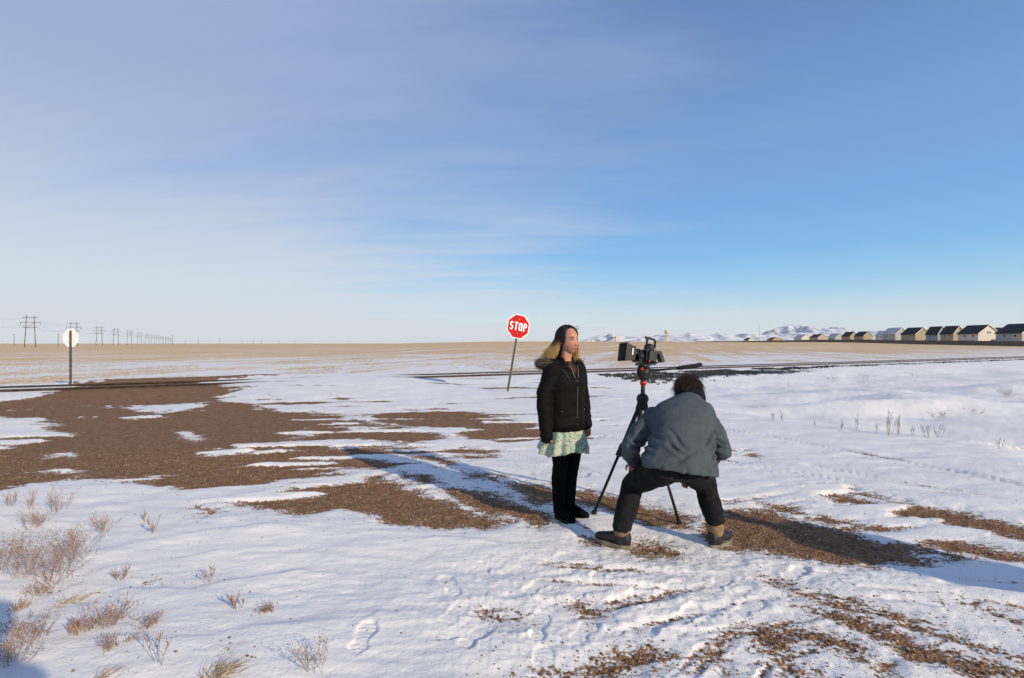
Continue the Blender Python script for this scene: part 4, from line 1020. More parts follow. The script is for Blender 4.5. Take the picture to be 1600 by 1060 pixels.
# --- the woman: faces local -Y, turned towards the film camera
WX, WY = 0.475, 4.40; wz = gz(WX, WY)
def woman():
    hrot = Matrix.Rotation(R(-4), 3, 'Z') @ Matrix.Rotation(R(2), 3, 'X'); hc = Vector((0.010, -0.026, 1.552)); hk = 1.0
    m = MB(); head_into(m, hc, hrot, hk)
    m.limb([(0, 0.02, 1.30), (0.002, 0.005, 1.40), (0.008, -0.005, 1.47)], [0.062, 0.050, 0.050])
    m.loft([((0, 0.0, 0.80), (0.14, 0, 0), (0, 0.10, 0)), ((0, 0, 1.0), (0.115, 0, 0), (0, 0.085, 0)), ((0, 0, 1.22), (0.135, 0, 0), (0, 0.095, 0)), ((0, 0.01, 1.34), (0.10, 0, 0), (0, 0.06, 0))])
    AL = [(0.150, 0.015, 1.315), (0.225, 0.035, 1.06), (0.238, -0.02, 0.80)]; AR = [(-0.150, 0.015, 1.315), (-0.222, 0.04, 1.06), (-0.225, 0.0, 0.80)]
    m.limb(AL, [0.045, 0.036, 0.024]); m.limb(AR, [0.045, 0.036, 0.024])
    hand_into(m, (0.238, -0.022, 0.81), (0.0, -0.12, -1), (-0.9, -0.3, 0), 0.95, 0.9, 1); hand_into(m, (-0.225, 0.0, 0.80), (0, -0.1, -1), (0.9, -0.3, 0), 0.9, 0.9, -1)
    for sx in (-1, 1): m.limb([(sx * 0.076, 0, 0.82), (sx * 0.072, -0.004, 0.47), (sx * 0.070, 0.022, 0.34), (sx * 0.064, 0.022, 0.08)], [0.075, 0.045, 0.042, 0.028]); m.limb([(sx * 0.066, 0.02, 0.06), (sx * 0.070, -0.10, 0.042)], [0.024, 0.016])
    b = blob('person', m, 0.0042, 2, M['skin']); paint(b, skin_paint(hc, hrot, hk))
    b.location = (WX, WY, wz - 0.005); b.rotation_euler = (0, 0, R(38))
    tag(b, 'woman in black hooded jacket and green floral skirt facing the film camera', 'person')
    # leggings and boots
    for sx in (-1, 1):
        l = MB(); l.limb([(sx * 0.078, 0.0, 0.80), (sx * 0.076, -0.008, 0.62), (sx * 0.072, -0.004, 0.47), (sx * 0.070, 0.022, 0.34), (sx * 0.064, 0.024, 0.10)], [0.100, 0.088, 0.066, 0.064, 0.050])
        blob('legging', l, 0.008, 5, M['black_knit'], b, crease(0.002, 10, 10, 40, 2))
        shoe(b, 'boot', (sx * 0.072, -0.055, 0.0), R(6 * sx), 0.26, 0.092, 0.13, M['black_knit'], M['black_trouser'])
    # skirt
    n = 120; rows = 14; V = []
    for j in range(rows + 1):
        t = j / rows; z = 0.86 - 0.27 * t
        for i in range(n):
            a = 2 * math.pi * i / n; fl = max(0.0, (t - 0.22) / 0.78) ** 0.75
            wv = fl * (0.022 * math.sin(9 * a + 0.6 * math.sin(2 * a)) + 0.010 * math.sin(17 * a + 1.3))
            rx, ry = 0.155 + 0.075 * fl + wv, 0.115 + 0.080 * fl + wv
            x, y = rx * math.cos(a), ry * math.sin(a)
            x += -0.022 * fl; V.append((x, y + 0.008 * fl, z + 0.018 * fl * math.sin(3 * a + 0.8) + 0.008 * fl * math.sin(9 * a)))
    Q = [(j * n + i, j * n + (i + 1) % n, (j + 1) * n + (i + 1) % n, (j + 1) * n + i) for j in range(rows) for i in range(n)]
    sk = link_mesh('skirt', np_mesh('skirt', np.array(V), np.array(Q)), M['skirt'], b, True); so = sk.modifiers.new('t', 'SOLIDIFY'); so.thickness = 0.003
    # jacket
    j = MB()
    j.loft([((0, 0.0, 0.785), (0.180, 0, 0), (0, 0.138, 0)), ((0, 0.0, 0.83), (0.190, 0, 0), (0, 0.145, 0)), ((0, 0.0, 1.0), (0.180, 0, 0), (0, 0.138, 0)), ((0, -0.005, 1.18), (0.190, 0, 0), (0, 0.142, 0)), ((0, 0.005, 1.29), (0.178, 0, 0), (0, 0.118, 0)), ((0, 0.016, 1.352), (0.125, 0, 0), (0, 0.088, 0.030)), ((0, 0.018, 1.375), (0.085, 0, 0), (0, 0.072, 0.052))])
    j.limb([(0.152, 0.012, 1.305), (0.218, 0.030, 1.10), (0.236, 0.018, 0.98), (0.240, -0.015, 0.80)], [0.075, 0.066, 0.060, 0.050]); j.limb([(-0.152, 0.012, 1.305), (-0.220, 0.035, 1.10), (-0.236, 0.022, 0.98), (-0.232, -0.002, 0.735)], [0.075, 0.068, 0.063, 0.054])
    # standing collar round the neck, open at the front
    col = [(0.062 * math.sin(a) * 1.05, 0.012 - 0.066 * math.cos(a) * 1.05, 1.372 - 0.040 * math.cos(a)) for a in np.linspace(R(42), R(318), 16)]
    j.limb([Vector(p) for p in col], 0.026, 10); j.limb([Vector(p) + Vector((0, 0.006, 0.035)) for p in col[1:-1]], 0.020, 10)
    # hood lying on the back
    hood = [(-0.13, -0.015, 1.365), (-0.145, 0.07, 1.365), (-0.10, 0.150, 1.345), (0, 0.180, 1.325), (0.10, 0.150, 1.345), (0.145, 0.07, 1.365), (0.13, -0.015, 1.365)]
    j.limb([Vector(p) for p in hood], [0.034, 0.048, 0.058, 0.066, 0.058, 0.048, 0.034], 12); j.ell((0, 0.13, 1.27), (0.13, 0.07, 0.11))
    jk = blob('jacket', j, 0.007, 6, M['black_nylon'], b, crease(0.0075, 8, 8, 20, 4, 0.0015, 45))
    # ribbed hem and cuffs
    MB().loft([((0, 0, 0.775), (0.182, 0, 0), (0, 0.141, 0)), ((0, 0, 0.80), (0.193, 0, 0), (0, 0.150, 0)), ((0, 0, 0.825), (0.190, 0, 0), (0, 0.147, 0))], 40).build('waistband', M['black_knit'], jk, True)
    # shirt in the open neck, zips
    s = MB(); s.loft([((0, -0.085, 1.20), (0.010, 0, 0), (0, 0.050, 0)), ((0, -0.060, 1.32), (0.050, 0, 0), (0, 0.050, 0)), ((0, 0.0, 1.375), (0.046, 0, 0), (0, 0.046, 0))], 20); blob('shirt', s, 0.006, 3, M['shirt'], b)
    zp = MB()
    def front(x, z):      # point just in front of the jacket
        P = [(0.785, .180, .138), (1.0, .18, .138), (1.18, .19, .142), (1.29, .178, .118), (1.36, .125, .09)]
        rx = np.interp(z, [p[0] for p in P], [p[1] for p in P]); ry = np.interp(z, [p[0] for p in P], [p[2] for p in P])
        return Vector((x, -ry * math.sqrt(max(0.02, 1 - (x / rx) ** 2)) - 0.003, z))
    zp.tube([front(0.0, z) for z in np.linspace(0.80, 1.16, 9)], 0.0022, 6)
    zl = zp.build('front_zip', M['zip'], jk)
    for sx in (-1, 1): MB().tube([front(sx * x, z) for x, z in ((0.0, 1.16), (0.012, 1.21), (0.026, 1.26), (0.036, 1.30), (0.045, 1.34))], 0.0020, 6).build('zip_edge', M['zip'], jk)
    MB().tube([front(-x, z) for x, z in ((0.045, 1.16), (0.075, 1.22), (0.10, 1.27), (0.118, 1.31))], 0.0014, 5).build('seam_piping', M['zip'], jk)
    for sx in (-1, 1):
        MB().tube([front(sx * x, z) for x, z in ((0.135, 0.955), (0.11, 0.985), (0.085, 1.015))], 0.0030, 5).build('pocket_zip', M['fleece'], jk)
        MB().ell(front(sx * 0.137, 0.95), (0.0028, 0.0028, 0.0028), None, 8, 6).build('zip_pull', M['bolt'], jk)
    # fur edging on the hood
    g = np.random.default_rng(31); n = 7000; hp = np.array(hood); tpar = g.beta(1.2, 1.6, n) * 5.6 + 0.2; i0 = np.clip(tpar.astype(int), 0, 5); fr = (tpar - i0)[:, None]
    P = hp[i0] * (1 - fr) + hp[i0 + 1] * fr; out = P - np.array([0, 0.03, 1.36]); out[:, 2] *= 0.2; out /= np.linalg.norm(out, axis=1, keepdims=True)
    P = P + out * 0.045 + g.normal(0, 0.016, (n, 3)); D = out + g.normal(0, 0.55, (n, 3))
    strands('fur_trim', P, D, g.uniform(0.025, 0.055, n), np.repeat([[-0.30, 0.25, -0.15]], n, 0), np.full(n, 0.0010), lambda t, r, p: (np.array([0.07, 0.058, 0.045]) * (0.5 + r[..., None]) + np.array([0.30, 0.25, 0.20]) * (t[..., None] ** 2) * (0.35 + 0.65 * r[..., None])), M['fur'], jk, 32, 4)
    # hair: dark at the crown, bleached ends, swept back by the wind
    cap = MB(); cp, cf = [], []
    cap.ell(hc + hrot @ Vector((0, 0.030, 0.022)), (0.093, 0.100, 0.106), hrot, 48, 32); cap.ell(hc + hrot @ Vector((0, 0.066, -0.040)), (0.090, 0.068, 0.092), hrot)
    # keep the face free
    cut = []
    for p in cap.v:
        q = hrot.transposed() @ (Vector(p) - hc)
        yl = -0.02 - 0.032 * min(1, max(0, (abs(q.x) - 0.052) / 0.015))
        if q.y < yl and q.z < 0.108: q.y = yl + (q.y - yl) * max(0.0, (q.z - 0.086) / 0.022)
        cut.append(tuple(hrot @ q + hc))
    cap.v = cut
    hair = blob('hair', cap, 0.006, 4, M['hair'], b, crease(0.004, 40, 14, 14, 9)); paint(hair, lambda p: np.repeat([[0.011, 0.009, 0.009]], len(p), 0) * (1 + 0.5 * vn3(p * 70, 8))[:, None])
    hn = np.array(hrot)
    def lock(name, n, az0, az1, z0, z1, L, bend, tint, seed, rad=0.0028, dy=0.0, jit=0.22, out=0.5, down=1.0):
        g = np.random.default_rng(seed); az = np.radians(g.uniform(az0, az1, n)); z = g.uniform(z0, z1, n); k = np.sqrt(np.clip(1 - ((z - 0.02) / 0.115) ** 2, 0.05, 1))
        loc = np.stack([0.094 * k * np.sin(az), 0.024 - 0.102 * k * np.cos(az) + dy, z], 1)
        d = np.stack([np.sin(az) * out, -np.cos(az) * out * 0.6, -np.full(n, down)], 1) + g.normal(0, 0.05, (n, 3))
        return strands(name, loc @ hn.T + np.array(hc), d @ hn.T, g.uniform(*L, n), np.repeat([bend], n, 0), g.uniform(0.6, 1.3, n) * rad, tint, M['hair'], hair, seed, 9, jit, 0.010)
    dark = np.array([0.013, 0.010, 0.009]); brown = np.array([0.10, 0.055, 0.022]); blond = np.array([0.56, 0.36, 0.14])
    def ombre(s0, s1):
        def f(t, r, p):
            k = np.clip((t - s0) / (s1 - s0) + 0.3 * (r - 0.5), 0, 1)[..., None]; c = dark * (1 - k) + (brown * (1 - k) + blond * k) * k
            return c * (0.75 + 0.5 * r[..., None])
        return f
    def combed(n, side, seed, wind, hang):
        """locks combed from a centre parting over the skull, then hanging free"""
        g = np.random.default_rng(seed); ae = g.uniform(74, 182, n); az0 = 10 + (ae - 74) / 108 * 118 + g.normal(0, 4, n); lay = g.uniform(0.97, 1.06, n)
        pts = []; th1 = g.uniform(88, 108, n)
        for t in np.linspace(0.04, 1, 10):
            th = np.radians(4 + (th1 - 4) * t); az = np.radians(az0 + (ae - az0) * min(1.0, t * 1.15) ** 0.8) * side
            pts.append(np.stack([0.098 * np.sin(th) * np.sin(az), 0.026 - 0.107 * np.sin(th) * np.cos(az), 0.024 + 0.111 * np.cos(th)], 1) * lay[:, None])
        P = [p @ hn.T + np.array(hc) for p in pts]
        d = P[-1] - P[-2]; d /= np.linalg.norm(d, axis=1, keepdims=True); L = g.uniform(hang[0], hang[1], n); ph = ae * 0.25 + g.normal(0, 0.5, n)
        jit = g.normal(0, 0.05, (n, 3))
        for k in range(9):
            t = k / 9; d = d + np.array(wind) * 0.16 + np.array([0, 0, -0.10]) + jit * 0.5; d /= np.linalg.norm(d, axis=1, keepdims=True)
            P.append(P[-1] + d * (L / 9)[:, None] + 0.0035 * np.stack([np.sin(6 * t * 1.6 + ph), np.cos(5 * t * 1.6 + ph), 0 * ph], 1))
        P = np.stack(P, 1); m = P.shape[1]; dv = np.gradient(P, axis=1); ref = g.normal(0, 1, (n, 1, 3)); a = np.cross(dv, ref); a /= np.linalg.norm(a, axis=2, keepdims=True) + 1e-9; b2 = np.cross(dv, a); b2 /= np.linalg.norm(b2, axis=2, keepdims=True) + 1e-9
        tt = np.linspace(0, 1, m); rr = 0.0017 * (1 - 0.8 * tt ** 3)
        V = np.stack([P + (a * math.cos(q) + b2 * math.sin(q)) * rr[None, :, None] for q in (0, 2.094, 4.189)], 2)
        idx = np.arange(n * m * 3).reshape(n, m, 3); Q = np.concatenate([np.stack([idx[:, :-1, k], idx[:, :-1, (k + 1) % 3], idx[:, 1:, (k + 1) % 3], idx[:, 1:, k]], -1).reshape(-1, 4) for k in range(3)])
        me = np_mesh('hair_lock', V.reshape(-1, 3), Q); c = ombre(0.50, 0.80)(np.repeat(tt[None], n, 0), g.random(n)[:, None], P); c = np.repeat(c[:, :, None, :], 3, 2).reshape(-1, 3)
        at_ = me.attributes.new('tint', 'FLOAT_COLOR', 'POINT'); at_.data.foreach_set('color', np.concatenate([c, np.ones((len(c), 1))], 1).astype(np.float32).ravel())
        link_mesh('hair_lock', me, M['hair'], hair, True)
    combed(1700, -1, 41, (-0.85, 0.62, 0.05), (0.13, 0.23)); combed(1500, 1, 43, (0.10, -0.10, -0.3), (0.11, 0.19))
    lock('hair_lock', 26, 20, 110, 0.09, 0.118, (0.03, 0.07), (-0.1, 0.1, 0.0), ombre(0.9, 2.0), 45, 0.0008, 0, 0.35, 0.7, -0.2)
    return b
woman()

# --- the camera operator: back to the viewer, bent over with feet apart
MX, MY = 1.157, 3.77; mz = gz(MX, MY)
def operator():
    hrot = Matrix.Rotation(R(172), 3, 'Z') @ Matrix.Rotation(R(24), 3, 'X'); hc = Vector((0.288, 0.325, 1.138)); hk = 1.06
    m = MB(); head_into(m, hc, hrot, hk, True)
    m.limb([(0.24, 0.20, 1.02), (0.262, 0.26, 1.06), (0.275, 0.30, 1.10)], [0.075, 0.060, 0.058])
    m.loft([((0.05, -0.09, 0.65), (0.12, 0, 0), (0, 0.06, 0.03)), ((0.10, -0.02, 0.78), (0.16, 0, 0.02), (0, 0.08, -0.05)), ((0.18, 0.12, 0.93), (0.17, 0, 0), (0, 0.09, -0.06)), ((0.23, 0.20, 1.02), (0.11, 0, 0), (0, 0.06, -0.03))])
    SL, EL, HL = (-0.045, 0.19, 0.915), (-0.245, 0.05, 0.745), (-0.170, 0.225, 0.575)
    SR, ER, HR = (0.370, 0.18, 0.895), (0.425, 0.03, 0.715), (0.310, 0.26, 0.475)
    m.limb([SL, EL, HL], [0.055, 0.045, 0.030]); m.limb([SR, ER, HR], [0.055, 0.045, 0.030])
    hand_into(m, HL, (0.03, 0.7, -0.6), (0, -0.6, -0.7), 1.1, 0.5, 1); hand_into(m, HR, (-0.42, 0.35, -0.62), (-0.3, -0.9, -0.2), 1.0, 0.7, -1)
    KL, KR = (-0.195, 0.20, 0.405), (0.372, 0.20, 0.41); AL, AR = (-0.335, -0.02, 0.10), (0.365, -0.01, 0.12)
    for hp, kn, an in (((-0.055, -0.13, 0.63), KL, AL), ((0.155, -0.13, 0.63), KR, AR)): m.limb([hp, kn, an], [0.075, 0.050, 0.036])
    b = blob('person', m, 0.0055, 2, M['skin']); paint(b, skin_paint(hc, hrot, hk, (0.42, 0.18, 0.12), (0.30, 0.09, 0.08)))
    b.location = (MX, MY, mz); tag(b, 'camera operator in slate blue coat bending forward behind the tripod', 'person')
    # trousers
    t = MB()
    t.loft([((0.05, -0.20, 0.60), (0.10, 0, 0), (0, 0.04, 0.06)), ((0.05, -0.16, 0.63), (0.205, 0, 0), (0, 0.07, 0.10)), ((0.05, -0.06, 0.68), (0.20, 0, 0), (0, 0.06, 0.12)), ((0.06, 0.0, 0.72), (0.17, 0, 0), (0, 0.05, 0.10))])
    for hp, kn, an, r in (((-0.055, -0.13, 0.61), KL, (-0.335, -0.020, 0.150), 1), ((0.155, -0.13, 0.61), KR, (0.366, -0.008, 0.195), 1)):
        hp, kn, an = Vector(hp), Vector(kn), Vector(an)
        t.limb([hp, hp.lerp(kn, 0.5), kn, kn.lerp(an, 0.35), kn.lerp(an, 0.75), an], [0.120, 0.104, 0.090, 0.083, 0.076, 0.070])
    blob('trousers', t, 0.009, 6, M['black_trouser'], b, crease(0.007, 12, 12, 18, 14, 0.002, 40))
    # boots
    shoe(b, 'boot', (-0.395, 0.025, 0.0), R(180 + 52), 0.285, 0.115, 0.125, M['boot_black'], M['boot_sole'], M['boot_tan'], 1.0)
    shoe(b, 'boot', (0.425, 0.035, 0.0), R(180 - 50), 0.285, 0.115, 0.125, M['boot_black'], M['boot_sole'], M['boot_tan'])
    # coat
    j = MB()
    j.loft([((0.045, -0.185, 0.605), (0.270, -0.01, -0.035), (0, 0.14, -0.02)), ((0.05, -0.165, 0.645), (0.272, -0.01, -0.032), (0, 0.145, -0.05)), ((0.078, -0.09, 0.745), (0.250, 0, -0.02), (0, 0.145, -0.10)), ((0.125, 0.0, 0.85), (0.232, 0, -0.012), (0, 0.135, -0.12)),
            ((0.16, 0.09, 0.935), (0.250, 0, -0.012), (0, 0.125, -0.11)), ((0.20, 0.155, 1.0), (0.225, 0, -0.02), (0, 0.105, -0.09)), ((0.235, 0.20, 1.045), (0.15, 0, -0.02), (0, 0.085, -0.07)), ((0.255, 0.235, 1.085), (0.085, 0, -0.01), (0, 0.07, -0.05))], 36)
    j.limb([(-0.03, 0.175, 0.925), (-0.155, 0.10, 0.845), (-0.248, 0.045, 0.745), (-0.235, 0.14, 0.665), (-0.178, 0.212, 0.590)], [0.094, 0.084, 0.076, 0.070, 0.060])
    j.limb([(0.360, 0.165, 0.905), (0.405, 0.085, 0.81), (0.428, 0.025, 0.715), (0.39, 0.12, 0.64), (0.345, 0.225, 0.545)], [0.092, 0.086, 0.080, 0.074, 0.060])
    cj = crease(0.011, 6, 7, 11, 24, 0.0016, 42)
    def coat_folds(p):
        f = cj(p); el = np.exp(-np.sum((p - np.array([0.40, 0.06, 0.78])) ** 2, 1) / 0.02) + np.exp(-np.sum((p - np.array([-0.16, 0.08, 0.80])) ** 2, 1) / 0.02)
        X, Z = p[:, 0] + 0.015 * vn3(p * 9, 61), p[:, 2] + 0.015 * vn3(p * 9, 62)
        for x0, z0, x1, z1, dp in ((.34, .88, .21, .80, 1), (.36, .81, .22, .77, 1.1), (.37, .75, .24, .70, .9), (.33, .69, .20, .66, .6), (-.03, .89, .06, .78, 1), (-.05, .81, .05, .74, .9), (-.02, .70, .10, .75, .6), (.10, .98, .24, .93, .5),
                                   (-.26, .81, -.15, .77, 1.1), (-.27, .755, -.17, .73, 1), (-.20, .86, -.09, .83, .8), (.35, .81, .44, .765, 1.1), (.35, .75, .45, .725, 1), (.34, .86, .42, .84, .7), (.05, .67, .06, .60, .4), (.18, .66, .21, .60, .4), (-.12, .66, -.13, .61, .4)):
            ex, ez = x1 - x0, z1 - z0; l = math.hypot(ex, ez); t = np.clip(((X - x0) * ex + (Z - z0) * ez) / l ** 2, 0, 1)
            dx, dz = X - x0 - t * ex, Z - z0 - t * ez; d_ = np.hypot(dx, dz); sd = np.sign(dz) * d_; tp = 1 - 0.7 * np.abs(2 * t - 1) ** 2
            f = f + dp * tp * (-0.024 * np.exp(-(d_ / 0.013) ** 2) + 0.015 * np.exp(-((sd + 0.030) / 0.018) ** 2))
        return f * 0.9 - 0.016 * el * np.abs(vn3(p * np.array([10, 10, 34]) + p[:, [0]] * 14, 77))
    jk = blob('coat', j, 0.008, 5, M['slate'], b, coat_folds)
    # fleece collar turned up round the neck
    c = MB(); ax = Vector((0.06, 0.14, 0.12)).normalized(); u = ax.orthogonal().normalized(); v = ax.cross(u); ctr = Vector((0.272, 0.252, 1.068))
    for q, rr in ((-0.01, 0.102), (0.022, 0.102), (0.042, 0.098)):
        c.limb([ctr + ax * q + u * rr * math.cos(a) + v * rr * math.sin(a) for a in np.linspace(0, 2 * math.pi, 22)], 0.022, 8)
    blob('collar', c, 0.008, 4, M['fleece'], jk, crease(0.003, 30, 30, 30, 33))
    # hair
    cap = MB(); cap.ell(hc + hrot @ Vector((0, 0.020, 0.020)), (0.086, 0.098, 0.108), hrot, 28, 18); cap.ell(hc + hrot @ Vector((0, 0.062, -0.045)), (0.070, 0.050, 0.065), hrot)
    hair = blob('hair', cap, 0.007, 4, M['hair'], b, crease(0.006, 30, 30, 12, 19)); paint(hair, lambda p: np.repeat([[0.035, 0.021, 0.014]], len(p), 0) * (1 + 0.6 * vn3(p * 60, 8))[:, None])
    g = np.random.default_rng(51); n = 4200; a = g.uniform(0, 2 * math.pi, n); zc = g.uniform(-0.6, 1, n); k = np.sqrt(1 - zc ** 2)
    q = np.stack([k * np.cos(a) * 0.088, 0.020 + k * np.sin(a) * 0.100, 0.020 + zc * 0.110], 1); d = np.stack([k * np.cos(a), k * np.sin(a), zc * 0.4 - 0.3], 1)
    ok = ~((q[:, 1] < -0.01) & (q[:, 2] < 0.07)); q, d = q[ok], d[ok]; n = len(q); hn = np.array(hrot)
    strands('hair_lock', q @ hn.T + np.array(hc), (d * 0.55 + np.array([[0, 0.15, -0.5]]) + g.normal(0, 0.20, (n, 3))) @ hn.T, g.uniform(0.035, 0.085, n), np.repeat([[-0.22, 0.0, -0.16]], n, 0), np.full(n, 0.0011), lambda t, r, p: np.array([0.042, 0.026, 0.017]) * (0.5 + r[..., None]) + np.array([0.12, 0.07, 0.04]) * t[..., None] * (r[..., None] > 0.7), M['hair'], hair, 52, 5, 0.22)
    n = 160; q = np.stack([g.uniform(-0.05, 0.05, n), g.uniform(-0.10, -0.05, n), g.uniform(-0.115, -0.085, n)], 1)
    strands('beard', q @ hn.T + np.array(hc), (np.stack([g.normal(0, .4, n), -np.full(n, .4), -np.full(n, 1.0)], 1)) @ hn.T, g.uniform(0.02, 0.045, n), np.repeat([[0.15, 0.05, -0.2]], n, 0), np.full(n, 0.0018), lambda t, r, p: np.array([0.05, 0.032, 0.022]) * (0.5 + r[..., None]) + 0 * t[..., None], M['hair'], hair, 53, 4, 0.4)
    return b
operator()

# --- crew standing beside the viewer, out of the picture on the right; their shadows fall into it
def bystander(name, x, y, yaw, k, label, coat, cat='person'):
    hrot = I3; hc = Vector((0, -0.02, 1.62))
    m = MB(); head_into(m, hc, hrot, 1.02, True); m.limb([(0, 0.02, 1.38), (0, 0, 1.54)], [0.065, 0.055]); m.limb([(0.17, 0.02, 1.40), (0.24, 0.04, 1.12), (0.17, -0.15, 1.0)], [0.05, 0.042, 0.03]); m.limb([(-0.17, 0.02, 1.40), (-0.24, 0.04, 1.12), (-0.17, -0.15, 1.0)], [0.05, 0.042, 0.03])
    m.loft([((0, 0, 0.86), (0.15, 0, 0), (0, 0.10, 0)), ((0, 0, 1.1), (0.14, 0, 0), (0, 0.10, 0)), ((0, 0, 1.38), (0.15, 0, 0), (0, 0.09, 0))])
    for sx in (-1, 1):
        m.limb([(sx * 0.09, 0, 0.88), (sx * 0.10, -0.01, 0.48), (sx * 0.11, 0.02, 0.09)], [0.085, 0.058, 0.040]); hand_into(m, (sx * 0.17, -0.15, 1.0), (-sx * 0.8, -0.6, 0), (0, 0.3, -1), 1.0, 0.6, sx)
    b = blob('person', m, 0.008, 2, M['skin']); paint(b, skin_paint(hc, hrot, 1.02)); b.location = (x, y, gz(x, y)); b.rotation_euler = (0, 0, yaw); b.scale = (k, k, k); tag(b, label, cat)
    j = MB(); j.loft([((0, 0, 0.72), (0.23, 0, 0), (0, 0.165, 0)), ((0, 0, 1.0), (0.21, 0, 0), (0, 0.155, 0)), ((0, 0, 1.3), (0.22, 0, 0), (0, 0.15, 0)), ((0, 0.01, 1.44), (0.17, 0, 0), (0, 0.11, 0)), ((0, 0.01, 1.51), (0.08, 0, 0), (0, 0.075, 0))])
    for sx in (-1, 1): j.limb([(sx * 0.19, 0.02, 1.38), (sx * 0.27, 0.05, 1.12), (sx * 0.19, -0.13, 1.0)], [0.085, 0.075, 0.060])
    blob('coat', j, 0.012, 5, coat, b, crease(0.006, 8, 8, 14, 3))
    t = MB()
    for sx in (-1, 1): t.limb([(sx * 0.09, 0, 0.86), (sx * 0.10, -0.01, 0.48), (sx * 0.11, 0.02, 0.10)], [0.12, 0.085, 0.07]); shoe(b, 'boot', (sx * 0.115, -0.05, 0), R(8 * sx), 0.30, 0.11, 0.13, M['boot_black'], M['boot_sole'])
    blob('trousers', t, 0.012, 5, M['black_trouser'], b)
    h = MB(); h.ell(hc + Vector((0, 0.01, 0.045)), (0.094, 0.108, 0.10)); blob('knit_hat', h, 0.010, 3, M['fleece'], b)
    return b
bystander('person', 4.90, 1.50, R(60), 1.0, 'crew member in dark coat standing just right of the picture', M['fleece'])
bystander('person', 0.15, -0.28, R(180), 1.04, 'photographer in black coat standing at the viewpoint', M['black_nylon'])

# ------------------------------------------------------------------ film camera on its tripod
TX, TY = 1.168, 4.47
def tripod():
    ap = Vector((TX, TY, 1.03 + wz)); feet = [gp(927, 807), gp(1061, 818), (1.135, 4.95)]
    root = empty('tripod', (TX, TY, gz(TX, TY))); tag(root, 'black tripod with a red levelling ball standing on the gravel', 'tripod')
    L = lambda p: Vector(p) - root.location
    for f in feet:
        p = Vector((f[0], f[1], gz(*f) + 0.0)); d = (p - ap); a = ap + d * 0.03; mid = ap + d * 0.47
        lg = MB().tube([L(a), L(mid)], [0.020, 0.019], 10).build('leg', M['cam_black'], root, True)
        MB().tube([L(ap + d * 0.44), L(p)], [0.0135, 0.0125], 10).build('lower_tube', M['cam_black'], lg, True)
        c = MB(); c.tube([L(ap + d * 0.40), L(ap + d * 0.50)], 0.029, 10); c.box(L(ap + d * 0.455) + Vector((0.025, -0.02, 0)), (0.035, 0.03, 0.05)); c.build('leg_clamp', M['cam_black'], lg)
        c = MB(); c.tube([L(ap + d * 0.965), L(p + Vector((0, 0, 0.004)))], [0.018, 0.026], 10); c.build('rubber_foot', M['grip'], lg, True)
    s = MB(); 
    for f in feet:
        p = Vector((f[0], f[1], gz(*f))); s.limb([L(ap + (p - ap) * 0.02), L(ap + (p - ap) * 0.09)], [0.036, 0.026], 10)
    s.ell(L(ap), (0.055, 0.055, 0.050)); blob('spider', s, 0.007, 2, M['cam_black'], root)
    MB().tube([L(ap), L(ap + Vector((0.006, 0, 0.155)))], [0.019, 0.019], 14).build('centre_column', M['cam_black'], root, True)
    MB().ell(L(ap + Vector((0.006, 0, 0.142))), (0.030, 0.030, 0.031), None, 20, 14).build('levelling_ball', M['red_ball'], root, True)
    hd = Vector((TX + 0.012, TY, wz + 1.275)); h = MB()
    h.loft([(L(hd + Vector((0, 0, -0.078))), (0.036, 0, 0), (0, 0.036, 0)), (L(hd + Vector((0, 0, -0.060))), (0.050, 0, 0), (0, 0.045, 0)), (L(hd + Vector((0, 0, -0.010))), (0.064, 0, 0), (0, 0.050, 0)), (L(hd + Vector((0, 0, 0.035))), (0.058, 0, 0), (0, 0.045, 0)), (L(hd + Vector((0, 0, 0.055))), (0.040, 0, 0), (0, 0.040, 0))], 20)
    h.box(L(hd + Vector((-0.005, 0, 0.062))), (0.13, 0.055, 0.022)); fh = h.build('fluid_head', M['cam_black'], root, False)
    for dx, dz in ((-0.03, 0.025), (0.02, 0.04)): MB().tube([L(hd + Vector((dx, -0.045, dz))), L(hd + Vector((dx, -0.070, dz)))], 0.013, 10).build('lock_knob', M['red_ball'] if dx < 0 else M['cam_black'], fh)
    a, b_ = hd + Vector((0.05, -0.03, 0.005)), at(1060, 575.5, TY - 0.10); e = at(1097, 570, TY - 0.14)
    ph = MB().tube([L(a), L(b_)], 0.0095, 10).build('pan_handle', M['cam_black'], root, True); MB().tube([L(b_.lerp(e, -0.05)), L(b_.lerp(e, 0.05)), L(b_.lerp(e, 0.95)), L(e)], [0.013, 0.019, 0.019, 0.014], 12).build('grip', M['grip'], ph, True)
    MB().box(L(a + Vector((0.012, 0, 0))), (0.045, 0.035, 0.040)).build('handle_clamp', M['cam_black'], root)
tripod()
